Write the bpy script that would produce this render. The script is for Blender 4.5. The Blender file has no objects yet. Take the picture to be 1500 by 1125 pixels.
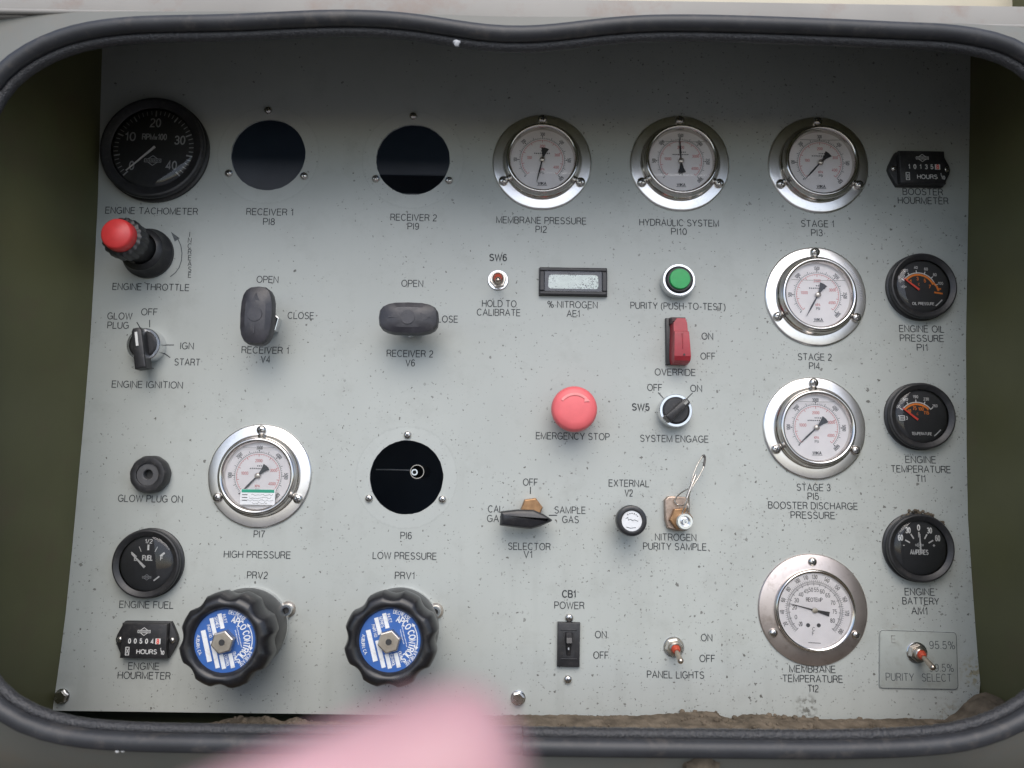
import bpy, math, random
from mathutils import Vector, Matrix
random.seed(7)
R = math.radians
sc = bpy.context.scene
COL = sc.collection

# ------------------------------------------------------------------ camera
PW, PH, F = 1500.0, 1125.0, 1125.0
PITCH, ROLL, D, Z0 = R(7.1), R(0.9), 0.64, 1.25
cr, sr = math.cos(ROLL), math.sin(ROLL)
_r, _u = Vector((1, 0, 0)), Vector((0, -math.sin(PITCH), math.cos(PITCH)))
FWD = Vector((0, math.cos(PITCH), math.sin(PITCH)))
RIGHT, UP = _r * cr + _u * sr, _u * cr - _r * sr
CAM = Vector((0, -D, Z0))
cam = bpy.data.cameras.new('camera')
cam.sensor_width = 36.0
cam.lens = 36.0 * F / PW
cam.clip_start = 0.005
cam.clip_end = 4000
cam.dof.use_dof = True
cam.dof.focus_distance = 0.63
cam.dof.aperture_fstop = cam.lens / 3.8
LEAN = Matrix.Translation((0, 0, Z0)) @ Matrix.Rotation(R(-8), 4, 'X') @ Matrix.Translation((0, 0, -Z0))   # the panel leans back; the camera looks straight at it
camo = bpy.data.objects.new('camera', cam)
COL.objects.link(camo)
CAM_M = Matrix(((RIGHT.x, UP.x, -FWD.x, CAM.x), (RIGHT.y, UP.y, -FWD.y, CAM.y),
                (RIGHT.z, UP.z, -FWD.z, CAM.z), (0, 0, 0, 1)))
camo.matrix_world = LEAN @ CAM_M
sc.camera = camo

# ------------------------------------------------------------------ daylight
SUN_EL, SUN_AZ = R(52), R(180)
world = bpy.data.worlds.new('World')
sc.world = world
world.use_nodes = True
wn = world.node_tree.nodes
sky = wn.new('ShaderNodeTexSky')
sky.sky_type = 'NISHITA'
sky.sun_disc = False
sky.sun_elevation = SUN_EL
sky.sun_rotation = SUN_AZ
sky.air_density = 1.0
sky.dust_density = 2.0
sky.ozone_density = 1.0
world.node_tree.links.new(sky.outputs[0], wn['Background'].inputs[0])
wn['Background'].inputs[1].default_value = 0.125
sun = bpy.data.lights.new('sun', 'SUN')
sun.energy = 1.4
sun.angle = R(55)
sun.color = (1.0, 0.97, 0.93)
suno = bpy.data.objects.new('sun', sun)
COL.objects.link(suno)
sd = Vector((-0.06, math.cos(SUN_EL), -math.sin(SUN_EL)))      # the way the light travels
suno.rotation_euler = sd.to_track_quat('-Z', 'Y').to_euler()
suno.location = (0, -3, 4)
sc.view_settings.view_transform = 'Standard'
sc.view_settings.look = 'None'
sc.view_settings.exposure = 0.61
sc.view_settings.gamma = 1.0
sc.cycles.use_denoising = True
sc.cycles.max_bounces = 8

# ------------------------------------------------------------------ placing
def unproj(px, py, h=0.0):
    """panel coordinates (x right, y up, metres, from the foot of the camera's normal) of the point h in front of the panel under a pixel"""
    d = FWD + RIGHT * ((px - PW / 2) / F) + UP * ((PH / 2 - py) / F)
    t = (D - h) / d.y
    p = CAM + d * t
    return p.x, p.z - Z0
def mpp(px, py, h=0.0):
    d = FWD + RIGHT * ((px - PW / 2) / F) + UP * ((PH / 2 - py) / F)
    return (D - h) / d.y / F

# ------------------------------------------------------------------ materials
def mat(name, col, rough=0.5, metal=0.0, var=0.12, scale=60.0, bump=0.0, bscale=400.0, spec=0.5, dirt=None, dirt_amt=0.0, dirt_scale=90.0, coat=0.0, rvar=0.0):
    m = bpy.data.materials.new(name)
    m.use_nodes = True
    nt = m.node_tree
    N, L = nt.nodes, nt.links
    b = N['Principled BSDF']
    b.inputs['Roughness'].default_value = rough
    b.inputs['Metallic'].default_value = metal
    b.inputs['Specular IOR Level'].default_value = spec
    b.inputs['Coat Weight'].default_value = coat
    tc = N.new('ShaderNodeTexCoord')
    n = N.new('ShaderNodeTexNoise')
    n.inputs['Scale'].default_value = scale
    n.inputs['Detail'].default_value = 5
    L.new(tc.outputs['Object'], n.inputs['Vector'])
    r = N.new('ShaderNodeValToRGB')
    r.color_ramp.elements[0].position, r.color_ramp.elements[1].position = 0.3, 0.7
    r.color_ramp.elements[0].color = tuple(c * (1 - var) for c in col) + (1,)
    r.color_ramp.elements[1].color = tuple(min(1, c * (1 + var)) for c in col) + (1,)
    L.new(n.outputs['Fac'], r.inputs[0])
    out = r.outputs[0]
    if dirt:
        n2 = N.new('ShaderNodeTexNoise')
        n2.inputs['Scale'].default_value = dirt_scale
        n2.inputs['Detail'].default_value = 8
        n2.inputs['Roughness'].default_value = 0.7
        L.new(tc.outputs['Object'], n2.inputs['Vector'])
        r2 = N.new('ShaderNodeValToRGB')
        r2.color_ramp.elements[0].position, r2.color_ramp.elements[1].position = 0.52, 0.72
        r2.color_ramp.elements[0].color = (0, 0, 0, 1)
        r2.color_ramp.elements[1].color = (dirt_amt,) * 3 + (1,)
        L.new(n2.outputs['Fac'], r2.inputs[0])
        mx = N.new('ShaderNodeMixRGB')
        L.new(r2.outputs[0], mx.inputs[0])
        L.new(out, mx.inputs[1])
        mx.inputs[2].default_value = dirt + (1,)
        out = mx.outputs[0]
    L.new(out, b.inputs['Base Color'])
    if rvar:
        mr = N.new('ShaderNodeMapRange')
        mr.inputs[3].default_value = max(0.02, rough - rvar)
        mr.inputs[4].default_value = rough + rvar
        L.new(n.outputs['Fac'], mr.inputs[0])
        L.new(mr.outputs[0], b.inputs['Roughness'])
    if bump:
        n3 = N.new('ShaderNodeTexNoise')
        n3.inputs['Scale'].default_value = bscale
        n3.inputs['Detail'].default_value = 4
        L.new(tc.outputs['Object'], n3.inputs['Vector'])
        bp = N.new('ShaderNodeBump')
        bp.inputs['Strength'].default_value = bump
        bp.inputs['Distance'].default_value = 0.001
        L.new(n3.outputs['Fac'], bp.inputs['Height'])
        L.new(bp.outputs[0], b.inputs['Normal'])
    return m

def glass_mat(name, base=0.035):
    m = bpy.data.materials.new(name)
    m.use_nodes = True
    N, L = m.node_tree.nodes, m.node_tree.links
    N.remove(N['Principled BSDF'])
    tr = N.new('ShaderNodeBsdfTransparent')
    tc = N.new('ShaderNodeTexCoord')
    ns = N.new('ShaderNodeTexNoise')
    ns.inputs['Scale'].default_value = 120
    L.new(tc.outputs['Object'], ns.inputs['Vector'])
    mr = N.new('ShaderNodeMapRange')
    mr.inputs[3].default_value, mr.inputs[4].default_value = 0.92, 0.99
    L.new(ns.outputs['Fac'], mr.inputs[0])
    L.new(mr.outputs[0], tr.inputs[0])
    gl = N.new('ShaderNodeBsdfGlossy')
    gl.inputs['Roughness'].default_value = 0.03
    fr = N.new('ShaderNodeFresnel')
    fr.inputs[0].default_value = 1.5
    mx = N.new('ShaderNodeMixShader')
    L.new(fr.outputs[0], mx.inputs[0])
    L.new(tr.outputs[0], mx.inputs[1])
    L.new(gl.outputs[0], mx.inputs[2])
    L.new(mx.outputs[0], N['Material Output'].inputs[0])
    return m

M = {}
M['ink'] = mat('black_screen_ink', (0.030, 0.033, 0.036), 0.6, var=0.25, scale=500)
M['ink_soft'] = mat('worn_screen_ink', (0.10, 0.11, 0.115), 0.6, var=0.4, scale=700)
M['ghost'] = mat('faded_ink', (0.27, 0.27, 0.25), 0.6, var=0.3, scale=300)
M['steel'] = mat('polished_stainless', (0.87, 0.85, 0.83), 0.30, 1.0, var=0.05, scale=40, bump=0.04, bscale=90, rvar=0.06, dirt=(0.25, 0.22, 0.18), dirt_amt=0.25, dirt_scale=160)
M['steel_brown'] = mat('ground_tinted_stainless', (0.64, 0.57, 0.54), 0.40, 1.0, var=0.08, scale=40, bump=0.05, bscale=90, rvar=0.06, dirt=(0.2, 0.13, 0.09), dirt_amt=0.4, dirt_scale=120)  # brown of the mirrored ground is put into the steel colour
M['bezel'] = mat('turned_stainless', (0.66, 0.63, 0.60), 0.17, 1.0, var=0.05, scale=50, rvar=0.05)
M['screw'] = mat('zinc_screw', (0.60, 0.58, 0.55), 0.26, 1.0, var=0.15, scale=300, rvar=0.08)
M['slot'] = mat('recess_shade', (0.03, 0.03, 0.03), 0.6)  # near-black stands in for the shade inside recesses and bores
M['nickel'] = mat('nickel_nut', (0.55, 0.50, 0.44), 0.30, 1.0, var=0.12, scale=200, rvar=0.08)
M['chrome'] = mat('satin_chrome', (0.72, 0.73, 0.74), 0.22, 1.0, var=0.06, scale=120, dirt=(0.3, 0.28, 0.25), dirt_amt=0.3, dirt_scale=300)
M['brass'] = mat('aged_brass', (0.33, 0.19, 0.095), 0.42, 0.7, var=0.25, scale=200, rvar=0.1)
M['fitting'] = mat('stained_fitting_metal', (0.42, 0.33, 0.27), 0.42, 0.85, var=0.2, scale=150, dirt=(0.16, 0.10, 0.07), dirt_amt=0.6, dirt_scale=220)
M['black'] = mat('black_plastic', (0.022, 0.022, 0.024), 0.42, var=0.2, scale=120, bump=0.05, bscale=900, dirt=(0.10, 0.09, 0.08), dirt_amt=0.35, dirt_scale=260)
M['phenolic'] = mat('black_phenolic', (0.015, 0.015, 0.017), 0.30, var=0.2, scale=100, bump=0.06, bscale=500, dirt=(0.11, 0.10, 0.09), dirt_amt=0.2, dirt_scale=150)
M['handle'] = mat('dark_moulded_plastic', (0.035, 0.034, 0.040), 0.40, var=0.3, scale=90, bump=0.12, bscale=300, dirt=(0.12, 0.11, 0.11), dirt_amt=0.4, dirt_scale=120)
M['grey_pl'] = mat('grey_plastic', (0.085, 0.085, 0.088), 0.5, var=0.15, scale=200)
M['rubber'] = mat('edge_rubber', (0.028, 0.029, 0.032), 0.48, var=0.2, scale=40, bump=0.10, bscale=250, dirt=(0.14, 0.12, 0.10), dirt_amt=0.4, dirt_scale=70)
M['foam'] = mat('rough_rubber_lip', (0.030, 0.030, 0.032), 0.40, var=0.4, scale=700, bump=0.8, bscale=800)
M['bdial'] = mat('black_dial', (0.028, 0.029, 0.032), 0.5, var=0.1, scale=200)
M['white'] = mat('white_print', (0.72, 0.72, 0.70), 0.5, var=0.08, scale=600)
M['dimwhite'] = mat('dim_white_print', (0.40, 0.41, 0.42), 0.5, var=0.12, scale=600)
M['orange'] = mat('orange_print', (0.85, 0.24, 0.03), 0.5, var=0.1, scale=500)
M['orangered'] = mat('red_orange_needle', (0.85, 0.09, 0.06), 0.5, var=0.05)
M['wdial'] = mat('white_dial', (0.90, 0.87, 0.87), 0.5, var=0.03, scale=80)
M['dialink'] = mat('dial_black_print', (0.07, 0.07, 0.075), 0.6, var=0.2, scale=900)
M['dialred'] = mat('dial_red_print', (0.62, 0.16, 0.16), 0.6, var=0.15, scale=900)
M['needle'] = mat('needle_black', (0.03, 0.03, 0.034), 0.45)
M['red'] = mat('red_plastic', (0.62, 0.045, 0.045), 0.42, var=0.06, scale=150)
M['estop'] = mat('faded_red_plastic', (0.78, 0.145, 0.155), 0.46, var=0.05, scale=120, bump=0.03, bscale=300)
M['estop_arrow'] = mat('raised_arrow_red', (0.92, 0.32, 0.31), 0.5)
M['guard'] = mat('guard_red', (0.36, 0.028, 0.040), 0.36, var=0.15, scale=130, dirt=(0.18, 0.06, 0.05), dirt_amt=0.3, dirt_scale=250)
M['guard_dark'] = mat('guard_hinge', (0.05, 0.022, 0.026), 0.4, var=0.2)
M['green'] = mat('green_lens', (0.012, 0.36, 0.085), 0.35, var=0.08, scale=200)
M['sleeve'] = mat('red_sleeve', (0.46, 0.065, 0.03), 0.4, var=0.15, scale=300)
M['lever'] = mat('plated_lever', (0.50, 0.43, 0.36), 0.30, 1.0, var=0.15, scale=300)
M['blue'] = mat('blue_label', (0.034, 0.115, 0.37), 0.38, var=0.08, scale=150)
M['label_white'] = mat('label_white', (0.74, 0.75, 0.76), 0.45, var=0.05, scale=300, dirt=(0.4, 0.36, 0.34), dirt_amt=0.5, dirt_scale=350)
M['teal'] = mat('sticker_green', (0.02, 0.30, 0.19), 0.5, var=0.1)
M['glass'] = glass_mat('clear_cover')
M['inside'] = mat('dark_inside', (0.085, 0.10, 0.125), 0.7, var=0.3, scale=8)
M['wire'] = mat('steel_cable', (0.55, 0.52, 0.47), 0.35, 1.0, var=0.3, scale=500)
M['heat'] = mat('dark_shrink_tube', (0.08, 0.075, 0.07), 0.5, var=0.3, scale=500)
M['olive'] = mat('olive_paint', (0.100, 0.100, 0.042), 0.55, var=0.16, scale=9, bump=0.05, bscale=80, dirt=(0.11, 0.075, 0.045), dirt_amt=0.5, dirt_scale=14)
M['olive_out'] = mat('weathered_olive_paint', (0.165, 0.165, 0.145), 0.5, var=0.10, scale=12, bump=0.04, bscale=60, dirt=(0.20, 0.16, 0.12), dirt_amt=0.4, dirt_scale=25)
M['pale'] = mat('chalky_pale_paint', (0.30, 0.285, 0.26), 0.65, var=0.08, scale=14, dirt=(0.24, 0.14, 0.10), dirt_amt=0.55, dirt_scale=22)
M['cream'] = mat('cream_paint', (0.66, 0.60, 0.47), 0.6, var=0.06, scale=20)
M['dirt'] = mat('dry_dirt', (0.135, 0.110, 0.082), 0.95, var=0.4, scale=90, bump=0.9, bscale=260, spec=0.1)
M['skin'] = mat('skin', (0.56, 0.315, 0.33), 0.5, var=0.22, scale=90)
M['skin'].node_tree.nodes['Principled BSDF'].inputs['Subsurface Weight'].default_value = 0.15
M['skin'].node_tree.nodes['Principled BSDF'].inputs['Subsurface Radius'].default_value = (0.004, 0.0015, 0.001)
M['nail'] = mat('nail', (0.76, 0.50, 0.48), 0.3, var=0.03)
M['ground'] = mat('dusty_ground', (0.165, 0.158, 0.155), 0.95, var=0.35, scale=1.3, spec=0.1)

# the display: a pale cell with dark speckling
def lcd_mat():
    m = mat('speckled_display', (0.84, 0.93, 0.88), 0.3, var=0.06, scale=200)
    N, L = m.node_tree.nodes, m.node_tree.links
    b = N['Principled BSDF']
    src = b.inputs['Base Color'].links[0].from_socket
    tc = N.new('ShaderNodeTexCoord')
    n = N.new('ShaderNodeTexNoise'); n.inputs['Scale'].default_value = 1150; n.inputs['Detail'].default_value = 3
    L.new(tc.outputs['Object'], n.inputs['Vector'])
    n2 = N.new('ShaderNodeTexNoise'); n2.inputs['Scale'].default_value = 110; n2.inputs['Detail'].default_value = 2
    L.new(tc.outputs['Object'], n2.inputs['Vector'])
    ma = N.new('ShaderNodeMath'); ma.operation = 'MULTIPLY_ADD'
    L.new(n2.outputs['Fac'], ma.inputs[0]); ma.inputs[1].default_value = 0.55; L.new(n.outputs['Fac'], ma.inputs[2])
    r = N.new('ShaderNodeValToRGB')
    r.color_ramp.elements[0].position, r.color_ramp.elements[1].position = 0.88, 0.95
    L.new(ma.outputs[0], r.inputs[0])
    mx = N.new('ShaderNodeMixRGB'); L.new(r.outputs[0], mx.inputs[0]); L.new(src, mx.inputs[1]); mx.inputs[2].default_value = (0.10, 0.12, 0.12, 1)
    L.new(mx.outputs[0], b.inputs['Base Color'])
    return m
M['lcd'] = lcd_mat()

# ------------------------------------------------------------------ stroke lettering
def _arc(cx, cy, rx, ry, a0, a1, n=9):
    return [(cx + rx * math.cos(R(a0 + (a1 - a0) * i / n)), cy + ry * math.sin(R(a0 + (a1 - a0) * i / n))) for i in range(n + 1)]
def glyphs():
    G = {}
    G['A'] = (.74, [[(0, 0), (.37, 1), (.74, 0)], [(.13, .35), (.61, .35)]])
    G['B'] = (.62, [[(0, 0), (0, 1), (.34, 1)] + _arc(.34, .765, .24, .235, 90, -90)[1:] + [(0, .53)], [(.34, .53)] + _arc(.35, .265, .27, .265, 90, -90)[1:] + [(0, 0)]])
    G['C'] = (.74, [_arc(.38, .5, .38, .5, 42, 318, 18)])
    G['D'] = (.70, [[(0, 0), (0, 1), (.3, 1)] + _arc(.3, .5, .4, .5, 90, -90, 14)[1:] + [(0, 0)]])
    G['E'] = (.58, [[(.58, 1), (0, 1), (0, 0), (.60, 0)], [(0, .53), (.54, .53)]])
    G['F'] = (.54, [[(.56, 1), (0, 1), (0, 0)], [(0, .51), (.48, .51)]])
    G['G'] = (.78, [_arc(.39, .5, .39, .5, 45, 320, 18) + [(.74, .14), (.76, .47), (.42, .47)]])
    G['H'] = (.66, [[(0, 0), (0, 1)], [(.66, 0), (.66, 1)], [(0, .53), (.66, .53)]])
    G['I'] = (.05, [[(.025, 0), (.025, 1)]])
    G['J'] = (.46, [[(.46, 1), (.46, .26)] + _arc(.23, .24, .23, .24, 0, -180, 8)])
    G['K'] = (.66, [[(0, 0), (0, 1)], [(.64, 1), (0, .36)], [(.23, .58), (.68, 0)]])
    G['L'] = (.52, [[(0, 1), (0, 0), (.54, 0)]])
    G['M'] = (.80, [[(0, 0), (0, 1), (.40, .04), (.80, 1), (.80, 0)]])
    G['N'] = (.66, [[(0, 0), (0, 1), (.66, 0), (.66, 1)]])
    G['O'] = (.82, [_arc(.41, .5, .41, .5, 0, 360, 22)])
    G['P'] = (.60, [[(0, 0), (0, 1), (.34, 1)] + _arc(.34, .73, .27, .27, 90, -90)[1:] + [(0, .46)]])
    G['Q'] = (.82, [_arc(.41, .5, .41, .5, 0, 360, 22), [(.52, .24), (.82, -.04)]])
    G['R'] = (.64, [[(0, 0), (0, 1), (.36, 1)] + _arc(.36, .75, .26, .25, 90, -90)[1:] + [(0, .5)], [(.36, .5), (.50, .42), (.57, .25), (.64, 0)]])
    G['S'] = (.64, [_arc(.32, .75, .27, .25, 25, 180, 9) + [(.09, .62), (.2, .55), (.44, .48), (.58, .40)] + _arc(.32, .265, .30, .265, 10, -155, 10)])
    G['T'] = (.66, [[(0, 1), (.66, 1)], [(.33, 1), (.33, 0)]])
    G['U'] = (.64, [[(0, 1), (0, .3)] + _arc(.32, .31, .32, .31, 180, 360, 10) + [(.64, 1)]])
    G['V'] = (.70, [[(0, 1), (.35, 0), (.70, 1)]])
    G['W'] = (1.0, [[(0, 1), (.25, 0), (.5, .96), (.75, 0), (1.0, 1)]])
    G['X'] = (.68, [[(0, 0), (.66, 1)], [(.02, 1), (.68, 0)]])
    G['Y'] = (.68, [[(0, 1), (.34, .43), (.68, 1)], [(.34, .43), (.34, 0)]])
    G['Z'] = (.60, [[(.02, 1), (.60, 1), (0, 0), (.62, 0)]])
    G['0'] = (.52, [_arc(.26, .5, .26, .5, 0, 360, 18)])
    G['1'] = (.30, [[(0, .76), (.14, .82), (.24, 1), (.24, 0)]])
    G['2'] = (.54, [_arc(.27, .73, .25, .27, 165, -25, 9) + [(.42, .48), (.14, .25), (.02, 0), (.54, 0)]])
    G['3'] = (.54, [_arc(.27, .75, .23, .25, 165, -75, 9) + [(.2, .53)], [(.3, .53)] + _arc(.27, .27, .26, .27, 75, -165, 10)])
    G['4'] = (.56, [[(.42, 0), (.42, 1), (0, .26), (.56, .26)]])
    G['5'] = (.54, [[(.48, 1), (.1, 1), (.04, .5)] + _arc(.26, .32, .27, .32, 130, -160, 10)])
    G['6'] = (.54, [_arc(.29, .62, .27, .38, 40, 180, 8) + [(.02, .35)] + _arc(.27, .31, .25, .31, 180, -180, 14)])
    G['7'] = (.52, [[(0, 1), (.52, 1), (.27, .45), (.17, 0)]])
    G['8'] = (.54, [_arc(.27, .765, .22, .235, -90, 270, 14), _arc(.27, .265, .26, .265, 90, 450, 14)])
    G['9'] = (.54, [_arc(.25, .38, .27, .38, 220, 360, 8) + [(.52, .65)] + _arc(.27, .69, .25, .31, 0, 360, 14)])
    G['%'] = (.92, [_arc(.19, .76, .18, .23, 0, 360, 12), _arc(.73, .24, .18, .23, 0, 360, 12), [(.66, 1), (.26, 0)]])
    G['('] = (.22, [_arc(.42, .38, .42, .68, 118, 242, 8)])
    G[')'] = (.22, [_arc(-.20, .38, .42, .68, 62, -62, 8)])
    G['-'] = (.32, [[(0, .40), (.32, .40)]])
    G['.'] = (.06, [[(.03, 0), (.03, .10)]])
    G[','] = (.08, [[(.06, .10), (.0, -.14)]])
    G['/'] = (.34, [[(0, -.02), (.34, 1.02)]])
    G['+'] = (.5, [[(0, .45), (.5, .45)], [(.25, .2), (.25, .7)]])
    G['x'] = (.42, [[(0, .02), (.42, .55)], [(0, .55), (.42, .02)]])
    G["'"] = (.05, [[(.025, 1), (.025, .8)]])
    return G
GL = glyphs()

def ribbon(pts, w):
    """a flat mitred stroke along pts, as one strip (verts, faces)"""
    P = [Vector((p[0], p[1])) for p in pts]
    P = [p for i, p in enumerate(P) if i == 0 or (p - P[i - 1]).length > 1e-9]
    n = len(P)
    closed = n > 3 and (P[0] - P[-1]).length < 1e-7
    if closed:
        P = P[:-1]; n -= 1
    vs, fs = [], []
    for i in range(n):
        if closed:
            a, b = (P[i] - P[i - 1]).normalized(), (P[(i + 1) % n] - P[i]).normalized()
        else:
            a = (P[i] - P[i - 1]).normalized() if i else (P[1] - P[0]).normalized()
            b = (P[i + 1] - P[i]).normalized() if i < n - 1 else a
        t = a + b
        t = t.normalized() if t.length > 1e-6 else a
        nn = Vector((-t.y, t.x))
        k = min(1.0 / max(0.35, nn.dot(Vector((-a.y, a.x)))), 2.2)
        vs += [P[i] + nn * (w / 2 * k), P[i] - nn * (w / 2 * k)]
    m = n if closed else n - 1
    for i in range(m):
        j = (i + 1) % n
        fs.append((2 * i, 2 * i + 1, 2 * j + 1, 2 * j))
    return vs, fs

# ------------------------------------------------------------------ mesh builder
class MB:
    def __init__(self):
        self.v, self.f, self.m = [], [], []
    def add(self, vs, fs, mi=0, T=None):
        o = len(self.v)
        for p in vs:
            p = Vector(p) if len(p) == 3 else Vector((p[0], p[1], 0))
            self.v.append(T @ p if T else p)
        for f in fs:
            self.f.append(tuple(i + o for i in f)); self.m.append(mi)
        return self
    def lathe(self, prof, seg=48, mi=0, c=(0, 0, 0), T=None, wave=None):
        vs, fs, idx = [], [], []
        for (r, z) in prof:
            if r < 1e-9:
                idx.append([len(vs)]); vs.append((c[0], c[1], c[2] + z))
            else:
                ring = []
                for k in range(seg):
                    a = 2 * math.pi * k / seg
                    rr = r * (wave(a, r, z) if wave else 1)
                    ring.append(len(vs)); vs.append((c[0] + rr * math.cos(a), c[1] + rr * math.sin(a), c[2] + z))
                idx.append(ring)
        for A, B in zip(idx, idx[1:]):
            if len(A) == 1 and len(B) == 1: continue
            for k in range(seg):
                k2 = (k + 1) % seg
                if len(A) == 1: fs.append((A[0], B[k], B[k2]))
                elif len(B) == 1: fs.append((A[k], B[0], A[k2])[::1])
                else: fs.append((A[k], B[k], B[k2], A[k2]))
        return self.add(vs, [tuple(reversed(f)) for f in fs], mi, T)
    def disc(self, r, z, c=(0, 0), seg=48, mi=0, T=None):
        vs = [(c[0] + r * math.cos(2 * math.pi * k / seg), c[1] + r * math.sin(2 * math.pi * k / seg), z) for k in range(seg)]
        return self.add(vs, [tuple(range(seg))], mi, T)
    def prism(self, out, z0, z1, bev=0.0, mi=0, T=None, top_scale=1.0):
        n = len(out)
        P = [Vector(p) for p in out]
        area = sum(P[i].x * P[(i + 1) % n].y - P[(i + 1) % n].x * P[i].y for i in range(n))
        if area < 0: P.reverse()
        def inset(d):
            r = []
            for i in range(n):
                a, b = (P[i] - P[i - 1]), (P[(i + 1) % n] - P[i])
                a = a.normalized(); b = b.normalized()
                na, nb = Vector((-a.y, a.x)), Vector((-b.y, b.x))
                t = (na + nb); t = t.normalized() if t.length > 1e-6 else na
                r.append(P[i] + t * (d / max(0.5, t.dot(na))))
            return r
        rings = [(P, z0), (P, z1 - bev)]
        if bev:
            rings.append((inset(bev * 0.35), z1 - bev * 0.3))
            rings.append((inset(bev), z1))
        if top_scale != 1.0:
            c = sum(P, Vector((0, 0))) / n
            rings = [(r if k == 0 else [c + (p - c) * top_scale for p in r], z) for k, (r, z) in enumerate(rings)]
        vs, fs = [], []
        for r, z in rings: vs += [(p.x, p.y, z) for p in r]
        for k in range(len(rings) - 1):
            for i in range(n):
                j = (i + 1) % n
                fs.append((k * n + i, k * n + j, (k + 1) * n + j, (k + 1) * n + i))
        fs.append(tuple(range((len(rings) - 1) * n, len(rings) * n)))
        fs.append(tuple(reversed(range(n))))
        return self.add(vs, fs, mi, T)
    def box(self, cx, cy, sx, sy, z0, z1, bev=0.0, rot=0.0, mi=0, T=None, top_scale=1.0):
        c, s = math.cos(rot), math.sin(rot)
        o = [(cx + x * c - y * s, cy + x * s + y * c) for x, y in ((-sx / 2, -sy / 2), (sx / 2, -sy / 2), (sx / 2, sy / 2), (-sx / 2, sy / 2))]
        return self.prism(o, z0, z1, bev, mi, T, top_scale)
    def tube(self, pts, r, seg=10, mi=0, closed=False, caps=True, T=None):
        P = [Vector(p) for p in pts]; n = len(P)
        rad = r if isinstance(r, (list, tuple)) else [r] * n
        vs, fs, up = [], [], None
        for i in range(n):
            if closed: t = P[(i + 1) % n] - P[i - 1]
            else: t = P[min(i + 1, n - 1)] - P[max(i - 1, 0)]
            t.normalize()
            if up is None:
                up = Vector((0, 0, 1)) if abs(t.z) < .9 else Vector((1, 0, 0))
            up = (up - t * up.dot(t)).normalized()
            s = t.cross(up)
            for k in range(seg):
                a = 2 * math.pi * k / seg
                vs.append(P[i] + (up * math.cos(a) + s * math.sin(a)) * rad[i])
        for i in range(n if closed else n - 1):
            j = (i + 1) % n
            for k in range(seg):
                k2 = (k + 1) % seg
                fs.append((i * seg + k, i * seg + k2, j * seg + k2, j * seg + k))
        if caps and not closed:
            fs.append(tuple(reversed(range(seg)))); fs.append(tuple(range((n - 1) * seg, n * seg)))
        return self.add(vs, fs, mi, T)
    def sphere(self, c, r, mi=0, seg=20, T=None, sz=1.0):
        return self.lathe([(r * math.sin(math.pi * k / 10), -r * sz * math.cos(math.pi * k / 10)) for k in range(11)], seg, mi, c, T)
    _z = 0
    def stroke(self, pts, w, z, mi=0, T=None):
        vs, fs = ribbon(pts, w)
        self._z = (self._z + 1) % 5
        return self.add([(p.x, p.y, z + self._z * 1.2e-5) for p in vs], [f[::1] for f in fs], mi, T)
    def ticks(self, c, r0, r1, a0, a1, n, w, z, mi=0):
        for i in range(n + 1):
            a = R(a0 + (a1 - a0) * i / n)
            self.stroke([(c[0] + r0 * math.cos(a), c[1] + r0 * math.sin(a)), (c[0] + r1 * math.cos(a), c[1] + r1 * math.sin(a))], w, z, mi)
        return self
    def text(self, s, cx, cy, h, w=None, z=0.0, wt=0.11, rot=0.0, mi=0, sp=0.22, T=None, jit=0.0):
        x, items = 0.0, []
        for ch in s:
            if ch == ' ':
                x += .42; continue
            g = GL.get(ch)
            if not g: continue
            items.append((x, g)); x += g[0] + sp
        tot = max(x - sp, .05)
        sx = (w / tot) if w else h * .95
        c, sn = math.cos(rot), math.sin(rot)
        for gx, g in items:
            for st in g[1]:
                pts = [((gx + p[0] - tot / 2) * sx, (p[1] - .5) * h) for p in st]
                self.stroke([(cx + x_ * c - y_ * sn, cy + x_ * sn + y_ * c) for x_, y_ in pts], wt * h, z, mi, T)
        return self
    def arctext(self, s, r, a_mid, h, z, wt=0.12, mi=0, sp=.24, sx=.8, c=(0, 0), flip=1):
        x, items = 0.0, []
        for ch in s:
            if ch == ' ':
                x += .45; continue
            g = GL[ch]; items.append((x, g)); x += g[0] + sp
        tot = x - sp
        for gx, g in items:
            for st in g[1]:
                pts = []
                for p in st:
                    a = R(a_mid) - flip * (gx + p[0] - tot / 2) * sx * h / r
                    rr = r + flip * (p[1] - .5) * h
                    pts.append((c[0] + rr * math.cos(a), c[1] + rr * math.sin(a)))
                self.stroke(pts, wt * h, z, mi)
        return self
    def build(self, name, mats, parent=None, loc=(0, 0, 0), rot=(0, 0, 0), smooth=32, label=None):
        me = bpy.data.meshes.new(name)
        me.from_pydata([tuple(v) for v in self.v], [], self.f)
        for m in (mats if isinstance(mats, (list, tuple)) else [mats]): me.materials.append(m)
        me.polygons.foreach_set('material_index', self.m)
        if smooth:
            me.polygons.foreach_set('use_smooth', [True] * len(self.f))
            me.set_sharp_from_angle(angle=R(smooth))
        me.update()
        o = bpy.data.objects.new(name, me)
        COL.objects.link(o)
        o.location, o.rotation_euler = loc, rot
        if parent: o.parent = parent
        if label: o['label'] = label
        return o

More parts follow.
